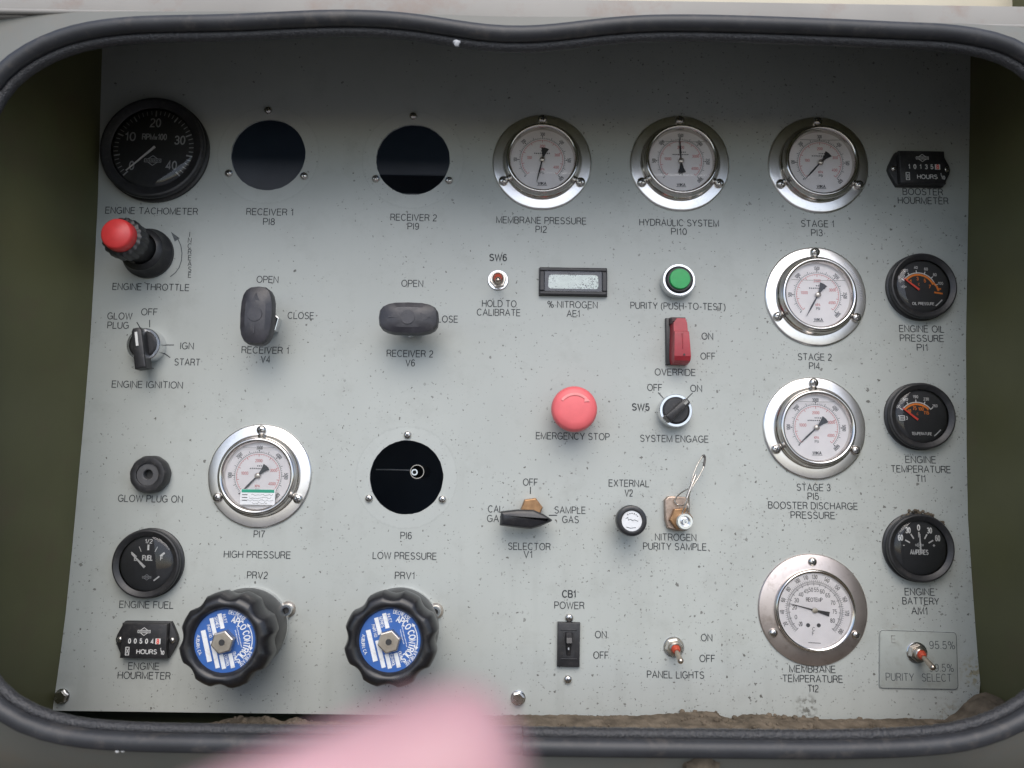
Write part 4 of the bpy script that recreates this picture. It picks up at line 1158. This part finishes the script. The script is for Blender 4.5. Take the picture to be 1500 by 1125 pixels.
for (s, x0, x1, yy) in (('95.5%', 1360, 1398, 944.6), ('99.5%', 1360, 1396, 977.8), ('PURITY', 1296.5, 1338, 991.2), ('SELECT', 1349, 1393, 992.2)):
    k = mpp(x0, yy); X, Y = unproj((x0 + x1) / 2, yy)
    b.text(s, X - cx, Y - cy, 10.4 * k, (x1 - x0 - 1) * k, .00105, .10)
b.build('lettering', M['ink_soft'], g, smooth=0)
b = MB(); X, Y = unproj(1308, 936); b.text('E', X - cx, Y - cy, 10 * k, None, .00105, .10); b.build('faded_lettering', M['ghost'], g, smooth=0)
toggle(1346.5, 957.5, 1366, 977.3, .022, 'purity select toggle switch with red sleeve, on its own plate', .35, base_h=.001)

# ------------------------------------------------------------------ nitrogen display
h = .0055
x, y = unproj(840, 411.6, h); k = mpp(840, 411.6, h)
g = root('digital_meter', x, y, 'black framed nitrogen meter with a pale speckled blank display', 'meter')
MB().prism([(-50.5 * k, -21 * k), (50.5 * k, -21 * k), (50.5 * k, 21 * k), (-50.5 * k, 21 * k)], 0, .0012, .0003).build('flange', M['black'], g)
b = MB()
w_, h_ = 49.5 * k, 20.5 * k; iw, ih = 42 * k, 15 * k
for (a, c, e, f) in ((-w_, -h_, w_, -ih), (-w_, ih, w_, h_), (-w_, -ih, -iw, ih), (iw, -ih, w_, ih)):
    b.box((a + e) / 2, (c + f) / 2, e - a, f - c, .0012, h, .0008)
b.build('frame', M['black'], g, smooth=20)
MB().box(0, 0, 2 * iw, 2 * ih, .0012, .0036).build('mask', M['grey_pl'], g, smooth=0)
MB().prism([tuple(p) for p in rnd([Vector((-37 * k, -11 * k)), Vector((37 * k, -11 * k)), Vector((36.5 * k, 10 * k)), Vector((-36 * k, 10 * k))], .003)], .0036, .0039).build('display', M['lcd'], g, smooth=0)
MB().box(-3 * k, 11.6 * k, 10 * k, 3 * k, .0036, .0041).build('clip', M['black'], g, smooth=0)
MB().box(0, 0, 2 * iw, 2 * ih, .0046, .0047).build('cover_glass', M['glass'], g, smooth=0)

# ------------------------------------------------------------------ green push button
h = .011
x, y = unproj(993.5, 411.5, h * .6); k = mpp(993, 411, h * .6)
g = root('push_button', x, y, 'round green push to test button in a chrome ring', 'push button')
MB().lathe([(24.5 * k, 0), (25 * k, .002), (24.5 * k, .007), (24.2 * k, .0095), (23.2 * k, .0103), (20.5 * k, .0103), (20 * k, .006)], 56).build('chrome_ring', M['chrome'], g, smooth=35)
MB().lathe([(20.3 * k, .008), (19.5 * k, .0112), (17.5 * k, .0122), (15.4 * k, .0122), (15.2 * k, .0110)], 48).build('collar', M['black'], g)
MB().lathe([(15.3 * k, .0110), (15.2 * k, .0135), (14.3 * k, .0142), (0, .0144)], 44).build('green_cap', M['green'], g, smooth=50)

# ------------------------------------------------------------------ guarded override switch
h = .014
x, y = unproj(992, 500, .004); k = mpp(992, 500, .008)
g = root('guarded_switch', x, y, 'red flip guard over the override switch, closed', 'guarded switch')
MB().box(-2 * k, 0, 29 * k, 70 * k, 0, .004, .0006).build('base', M['black'], g)
def loft(b, secs, mi=0):
    """secs: list of (y, x0, x1, z0, z1)"""
    vs, fs = [], []
    for (yy, x0, x1, z0, z1) in secs: vs += [(x0, yy, z0), (x1, yy, z0), (x1 - .0012, yy, z1), (x0 + .0012, yy, z1)]
    for i in range(len(secs) - 1):
        for j in range(4):
            fs.append((i * 4 + j, i * 4 + (j + 1) % 4, (i + 1) * 4 + (j + 1) % 4, (i + 1) * 4 + j))
    fs.append((3, 2, 1, 0)); e = (len(secs) - 1) * 4; fs.append((e, e + 1, e + 2, e + 3))
    return b.add(vs, fs, mi)
loft(MB(), [(35 * k, -12 * k, 11 * k, .002, .007), (33 * k, -12.5 * k, 11.5 * k, .002, .012), (27 * k, -12.5 * k, 11.5 * k, .002, .0135), (24 * k, -12.5 * k, 11.5 * k, .002, .0130)]).build('hinge', M['guard_dark'], g, smooth=20)
b = loft(MB(), [(31 * k, -6 * k, 10.5 * k, .003, .0142), (24 * k, -11 * k, 13 * k, .002, .0145), (12 * k, -11 * k, 13.5 * k, .002, .0150), (10 * k, -11.2 * k, 13.7 * k, .002, .0185), (-10 * k, -11.8 * k, 15 * k, .002, .0195), (-26 * k, -12 * k, 16 * k, .002, .0190), (-32 * k, -11.5 * k, 16 * k, .002, .0170), (-35 * k, -10.5 * k, 15 * k, .002, .0130)])
cv = b.build('guard_cover', M['guard'], g, smooth=20)
b = MB(); b.disc(1.5 * k, .0196, (4 * k, -24 * k), 12); b.build('pin_hole', M['slot'], cv, smooth=0)
MB().box(2 * k, -4 * k, 1.2 * k, 22 * k, .0188, .0199, .0002).build('rib', M['guard'], cv)

# ------------------------------------------------------------------ emergency stop
h = .026
x, y = unproj(842, 598.3, h); k = mpp(842, 598.3, h)
g = root('emergency_stop', x, y, 'large red mushroom emergency stop button with a raised arrow', 'emergency stop')
MB().lathe([(27 * k, 0), (27 * k, .004), (24 * k, .006), (18 * k, .007), (17 * k, .016)], 48).build('collar', M['black'], g)
MB().lathe([(17 * k, .013), (30 * k, .0145), (33.4 * k, .0165), (34 * k, .0190), (33.6 * k, .0220), (32 * k, .0245), (29 * k, .0262), (20 * k, .0272), (0, .0278)], 64).build('mushroom_head', M['estop'], g, smooth=60)
b = MB()
pts = [(24 * k * math.cos(R(a)), 24 * k * math.sin(R(a)) - 3 * k) for a in range(142, 45, -6)]
b.stroke(pts, 3.6 * k, .0279)
e = pts[-1]
b.add([(e[0] - 2.5 * k, e[1] + 4.5 * k, .02795), (e[0] - 3 * k, e[1] - 4.5 * k, .02795), (e[0] + 5.5 * k, e[1] - 3.5 * k, .0277)], [(0, 1, 2)])
b.build('arrow', M['estop_arrow'], g, smooth=0)

# ------------------------------------------------------------------ external sample knob, sample fitting
h = .024
x, y = unproj(925.5, 763, h); k = mpp(925.5, 763, h)
g = root('round_knob', x, y, 'small round black knob with a white cap disc under external V2', 'knob')
MB().lathe([(11 * k, 0), (11 * k, .010), (18 * k, .012), (22 * k, .014), (22.6 * k, .017), (22.6 * k, .0225), (21.5 * k, .0242), (18 * k, .0250), (15 * k, .0246), (14.8 * k, .0236)], 56).build('knob_body', M['phenolic'], g, smooth=40)
d = MB().disc(14.9 * k, .0241, seg=40).build('cap_disc', M['label_white'], g, smooth=0)
b = MB()
[b.stroke([(11 * k * math.cos(R(a)), 11 * k * math.sin(R(a))), (11 * k * math.cos(R(a + 9)), 11 * k * math.sin(R(a + 9)))], 1.5 * k, .02425) for a in (35, 50, 66, 84, 100, 118)]; b.stroke([(-9 * k, 3 * k), (-6 * k, 5 * k), (-5 * k, 1 * k), (-2 * k, 2.4 * k), (1 * k, .4 * k), (4 * k, 1.6 * k), (9 * k, -.6 * k)], .8 * k, .02425)
b.stroke([(-8 * k, -9 * k), (-2 * k, -10.5 * k), (6 * k, -9.5 * k)], .9 * k, .02425)
b.build('cap_print', M['ink_soft'], d, smooth=0)

x, y = unproj(992, 753); k = mpp(992, 753)
g = root('sample_port', x, y, 'stained metal nitrogen sample port with a brass hex and small round outlet', 'gas port')
pt = [(-20, 20), (-15, 25.5), (-8, 26), (14, 25), (16.5, 22), (16, -16), (12, -23), (-4, -24), (-16, -20), (-19.5, -8)]
MB().prism([(a * k, c * k) for a, c in pt], 0, .006, .0010).build('body', M['fitting'], g, smooth=20)
MB().prism(hexo(17 * k, .1), .006, .011, .0008).build('brass_hex', M['brass'], g, loc=(2 * k, -6 * k, 0), smooth=20)
MB().lathe([(11.5 * k, .009), (11.8 * k, .012), (11.8 * k, .0165), (10.5 * k, .018), (8 * k, .018), (7.4 * k, .016), (4.5 * k, .0165), (3.6 * k, .0185), (2 * k, .0185), (1.8 * k, .013), (0, .013)], 36).build('outlet', M['chrome'], g, loc=(4.5 * k, -9 * k, 0), smooth=30)
g = root('cable_lanyard', x, y, 'thin twisted steel cable lanyard looped up from the sample port', 'cable')
def crv(pts, hs, n=6):
    P = [P3(p[0], p[1], hh) - Vector((x, y, 0)) for p, hh in zip(pts, hs)]
    out = []
    for i in range(len(P) - 1):
        a, c, e, f = P[max(i - 1, 0)], P[i], P[i + 1], P[min(i + 2, len(P) - 1)]
        for t in range(n):
            u = t / n
            out.append(.5 * ((2 * c) + (e - a) * u + (2 * a - 5 * c + 4 * e - f) * u * u + (3 * c - a - 3 * e + f) * u ** 3))
    return out + [P[-1]]
MB().tube(crv([(1003, 757), (1008, 738), (1011, 715), (1014, 700), (1021, 682), (1028, 670), (1031, 667), (1032.5, 671), (1031, 683), (1025, 696), (1017, 709), (1010, 722), (1003, 741), (999, 752)], [.013, .016, .018, .018, .016, .013, .012, .012, .014, .017, .019, .019, .018, .016]), .00055, 8).build('cable', M['wire'], g, smooth=60)
MB().tube(crv([(1008, 716), (999, 721), (992, 727), (989, 732), (989, 736), (993, 739.5), (1001, 740), (1006, 736), (1008, 742), (1008, 754)], [.016, .013, .010, .009, .009, .009, .012, .016, .018, .017]), .00055, 8).build('wire_ring', M['wire'], g, smooth=60)
MB().tube(crv([(1029, 669), (1031.3, 667.2), (1032.5, 672), (1031, 683)], [.0128, .012, .012, .014]), .00095, 8).build('sheath', M['heat'], g, smooth=60)
MB().tube(crv([(1019, 696), (1015, 706), (1011, 716), (1006, 730)], [.017, .018, .0185, .019]), .0012, 8).build('ferrule', M['nickel'], g, smooth=60)

# ------------------------------------------------------------------ breaker
h = .004
x, y = unproj(833, 944.5, h); k = mpp(833, 944.5, h)
g = root('circuit_breaker', x, y, 'black rectangular power circuit breaker with a short rocker lever', 'circuit breaker')
MB().box(0, 0, 33 * k, 63 * k, 0, h, .0006, R(-.5)).build('body', M['black'], g)
b = MB()
for (a, c, e, f) in ((-12, 20, 12, 22), (-12, -21, 12, -19)): b.box((a + e) / 2 * k, (c + f) / 2 * k, (e - a) * k, (f - c) * k, h - .0002, h + .0006, .0002)
b.box(0, 0, 17 * k, 36 * k, h - .0002, h + .0003)
b.build('rocker_frame', M['black'], g)
b = MB()
loft(b, [(18 * k, -6 * k, 6 * k, .003, .0055), (12 * k, -6 * k, 6 * k, .003, .0100), (5 * k, -6 * k, 6 * k, .003, .0115), (2 * k, -5 * k, 5 * k, .003, .0085), (-10 * k, -4.5 * k, 4.5 * k, .003, .0055), (-15 * k, -4.5 * k, 4.5 * k, .003, .0048)])
b.build('lever', M['black'], g, smooth=20)
MB().box(-.5 * k, -4 * k, 2 * k, 4 * k, .007, .0074).build('mark', M['dimwhite'], g, smooth=0)

# ------------------------------------------------------------------ loose screws and bolts in the panel
def panel_screw(px, py, rpx, label):
    x, y = unproj(px, py, .002); k = mpp(px, py)
    o = screw_mb(rpx * k, random.uniform(0, 1.5)).build('screw', [M['screw'], M['slot']], smooth=40)
    o.location, o.rotation_euler = (x, 0, Z0 + y), ROT
    return tag(o, label, 'screw', 'cross head screws in the panel')
for (pts, nm) in ((((392, 160.5), (334.5, 253), (444.8, 256.8)), 'receiver 1'), (((605, 168.8), (550, 261), (657.5, 263.3)), 'receiver 2'), (((596.7, 637), (540, 730.2), (647.7, 731.6)), 'PI6')):
    for p, w in zip(pts, ('above', 'at lower left of', 'at lower right of')):
        panel_screw(p[0], p[1], 5.6, 'small cross head screw %s the empty %s hole' % (w, nm))
panel_screw(834, 905.4, 6, 'small cross head screw just above the black breaker')
panel_screw(832, 996, 6, 'small cross head screw just below the black breaker')
def bolt(px, py, r, label):
    x, y = unproj(px, py, .003); k = mpp(px, py)
    g = root('hex_bolt', x, y, label, 'bolt', 'hex bolts at the panel foot')
    MB().lathe([(r * 1.08 * k, 0), (r * 1.08 * k, .0009), (r * .9 * k, .0011)], 32).build('washer', M['chrome'], g)
    MB().prism(hexo(r * .98 * k, .25), .001, .0046, .0008).build('head', M['screw'], g, smooth=20)
bolt(759, 1023.5, 10, 'hex bolt at the middle of the panel foot, beside the fingertip')
bolt(88.5, 1021, 10, 'hex bolt in the lower left corner of the panel')

# ------------------------------------------------------------------ pressure regulators
def regulator(px, py, bx, by, scr, label, dull, wob):
    """px,py: centre of the knob face; the axis stands square on the panel"""
    h = .062
    x, y = unproj(px, py, h); k = mpp(px, py, h)
    g = root('pressure_regulator', x, y, label, 'pressure regulator', 'black regulator knobs')
    kb = k
    MB().lathe([(61 * kb, 0), (61 * kb, .003), (60 * kb, .004), (56 * kb, .0045)], 64).build('steel_ring', M['chrome'], g)
    MB().lathe([(60 * kb, .004), (64 * kb, .014), (64 * kb, .034), (61 * kb, .039), (54 * kb, .041)], 64).build('bonnet', M['phenolic'], g)
    def wv(a, r, z):
        if r < 52 * k: return 1
        c = max(0.0, math.cos(8 * a + wob) + .15) / 1.15
        return 1 - (.085 if r > 63 * k else .045) * c ** .8
    MB().lathe([(50 * k, .037), (66 * k, .038), (69.5 * k, .041), (70.5 * k, .047), (70 * k, .055), (66 * k, .0605), (60 * k, .0632), (54 * k, .0638), (49 * k, .0625), (45.5 * k, .0600), (45 * k, .0585)], 192, wave=wv).build('scalloped_knob', M['phenolic'], g, smooth=60)
    d = MB().disc(45.2 * k, .0590, seg=72).build('label_disc', M['blue'], g, rot=(0, 0, R(-74)), smooth=0)
    b = MB(); z = .05915
    b.arctext('APCO CONTROLS', 33 * k, 83, 9.0 * k, z, .18, sx=.72)
    b.arctext('DECREASE', 41.5 * k, 140, 5.0 * k, z, .15, sx=.78)
    b.arctext('INCREASE', 41.5 * k, 36, 5.0 * k, z, .15, sx=.78)
    b.stroke([(40.5 * k * math.cos(R(a)), 40.5 * k * math.sin(R(a))) for a in range(108, 59, -4)], 1.3 * k, z)
    for a, t in ((110, 1), (57, -1)):
        b.add([(43 * k * math.cos(R(a - 5 * t)), 43 * k * math.sin(R(a - 5 * t)), z), (38 * k * math.cos(R(a - 5 * t)), 38 * k * math.sin(R(a - 5 * t)), z), (40.5 * k * math.cos(R(a + 3 * t)), 40.5 * k * math.sin(R(a + 3 * t)), z)], [(0, 1, 2) if t < 0 else (0, 2, 1)])
    for yy, w_ in ((22, 16), (18.5, 11)):
        for i in range(int(w_)): b.stroke([((-w_ + 2 * i) * k, yy * k), ((-w_ + 2 * i + 1.1) * k, (yy + random.uniform(-.4, .4)) * k)], 1.3 * k, z)
    for s, cx, cy, w in (('INLET', -31, 7.2, 13), ('OUTLET', 27, 10, 16), ('SERIES', -29, -5.4, 16), ('CONTROL', 28, -3, 17), ('PART NO.', -19, -18.6, 19)):
        b.text(s, cx * k, cy * k, 4.0 * k, w * k, z, .17)
    b.arctext('AUBURN, CA.', 39.5 * k, -96, 4.4 * k, z, .16, sx=.8, flip=-1)
    for cx, cy, w, hh in ((-29, 1, 22, 6), (30, 3.6, 21, 6), (-24.5, -11.8, 25, 6), (28, -9.4, 21, 6), (15, -18, 40, 6.2), (0, -27.5, 46, 7)):
        b.box(cx * k, cy * k, w * k, hh * k, z, z + .00012)
    b.build('label_print', M['label_white'], d, smooth=0)
    nt = MB().prism(hexo(17.2 * k, .28), .0588, .0650, .0009).build('hex_nut', M['nickel'], g, smooth=20)
    b = MB().lathe([(6.0 * k, .0651), (4.5 * k, .0651), (4.3 * k, .0640)], 24); b.disc(4.6 * k, .06512, mi=1, seg=24)
    b.build('threaded_hole', [M['nickel'], M['slot']], nt, smooth=0)
    # cap screw beside it
    sx, sy = unproj(scr[0], scr[1], .004); ks = mpp(scr[0], scr[1])
    c = root('cap_screw', sx, sy, scr[2], 'cap screw', 'socket cap screws beside the regulators')
    MB().lathe([(11.5 * ks, 0), (11.5 * ks, .0010), (8 * ks, .0011)], 32).build('washer', M['nickel'], c)
    hd = MB().lathe([(8.2 * ks, .001), (8.2 * ks, .0052), (7.4 * ks, .0060), (4.6 * ks, .0060), (4.4 * ks, .0035)], 32).build('head', M['chrome'], c)
    MB().prism(hexo(4.6 * ks, .2), .0035, .0040).build('socket', M['slot'], hd, smooth=0)
regulator(327, 940, 0, 0, (419.8, 893.5, 'socket cap screw right of the high pressure regulator'), 'scalloped black regulator knob with blue label, below PRV2', .1, .5)
regulator(570.3, 939.4, 0, 0, (637.5, 896, 'socket cap screw half hidden by the low pressure regulator'), 'scalloped black regulator knob with blue label, below PRV1', .2, .2)

# ------------------------------------------------------------------ fitting seen through the PI6 hole
x, y = unproj(611, 691, -.06); k = mpp(611, 691, -.06)
g = root('tube_fitting', x, y, 'open metal tube fitting inside the dark PI6 hole', 'tube fitting')
g.location.y = .06
MB().lathe([(10.5 * k, -.05), (10.5 * k, -.001), (10.2 * k, 0), (9.3 * k, 0), (9.1 * k, -.002)], 32).build('outer_sleeve', M['nickel'], g)
MB().lathe([(9.1 * k, -.001), (9.0 * k, -.03), (0, -.03)], 32).build('dark_bore', M['slot'], g)
MB().lathe([(4.6 * k, -.03), (4.6 * k, .002), (3.0 * k, .002), (2.8 * k, 0)], 24).build('inner_tube', M['chrome'], g, loc=(-3.4 * k, -.8 * k, 0))
MB().disc(2.9 * k, .0002, seg=20).build('tube_bore', M['slot'], g, loc=(-3.4 * k, -.8 * k, 0), smooth=0)
MB().tube([(-11 * k, 2 * k, -.006), (-40 * k, 2.6 * k, -.004), (-62 * k, 2.2 * k, -.006)], .0006, 8).build('capillary_tube', M['dimwhite'], g)

# ------------------------------------------------------------------ finger close to the lens, with the hand it belongs to
mm = .001
def skin_mesh(name, joints, edges, radii, material, root_i=0):
    me = bpy.data.meshes.new(name)
    me.from_pydata([tuple(Vector(j) * mm) for j in joints], edges, [])
    o = bpy.data.objects.new(name, me); COL.objects.link(o)
    sk = o.modifiers.new('skin', 'SKIN')
    for i, r in enumerate(radii):
        sv = me.skin_vertices[0].data[i]
        sv.radius = (r * mm, r * mm); sv.use_root = (i == root_i)
    sb = o.modifiers.new('sub', 'SUBSURF'); sb.levels = sb.render_levels = 2
    ev = o.evaluated_get(bpy.context.evaluated_depsgraph_get())
    m2 = bpy.data.meshes.new_from_object(ev)
    bpy.data.objects.remove(o)
    m2.name = name
    m2.materials.clear(); m2.materials.append(material)
    m2.polygons.foreach_set('use_smooth', [True] * len(m2.polygons))
    o = bpy.data.objects.new(name, m2); COL.objects.link(o)
    return o
# joints in camera space, millimetres (x right, y up, -z into the picture); index finger points right
J = [(-128, -84, -26), (-104, -76, -30), (-80, -57, -40),          # wrist, palm, index knuckle
     (-46, -44.4, -48), (-22, -35.4, -53), (-8.5, -29.6, -55), (-4.0, -28.2, -55.2)]
Rd = [23, 22, 12.5, 8.6, 7.4, 6.6, 4.6]
E_ = [(0, 1), (1, 2), (2, 3), (3, 4), (4, 5), (5, 6)]
def chain(frm, pts, rr):
    p = frm
    for q_, r_ in zip(pts, rr):
        J.append(q_); Rd.append(r_); E_.append((p, len(J) - 1)); p = len(J) - 1
chain(1, [(-82, -72, -36), (-56, -76, -52), (-62, -86, -66), (-80, -88, -62)], [11.5, 9, 8, 6.6])
chain(1, [(-88, -90, -32), (-64, -97, -46), (-68, -107, -60), (-84, -107, -56)], [11, 8.6, 7.6, 6.2])
chain(1, [(-97, -104, -26), (-78, -114, -38), (-82, -121, -50), (-95, -121, -46)], [9.5, 7.4, 6.6, 5.4])
chain(0, [(-108, -44, -12), (-88, -32, -12), (-70, -28, -16)], [12, 9.5, 7.2])
J.append((-190, -104, -10)); Rd.append(24); E_.append((0, len(J) - 1))
hand = skin_mesh('hand', J, E_, Rd, M['skin'])
hand.matrix_world = CAM_M @ Matrix.Translation((.0050, .0022, 0))
tag(hand, 'pink blurred fingertip of a hand reaching in at the bottom edge', 'hand')

# ------------------------------------------------------------------ the whole cabinet leans back a little
for o in list(COL.objects):
    if o.parent is None and o.type not in ('CAMERA', 'LIGHT') and o.name != 'ground':
        o.matrix_basis = LEAN @ o.matrix_basis
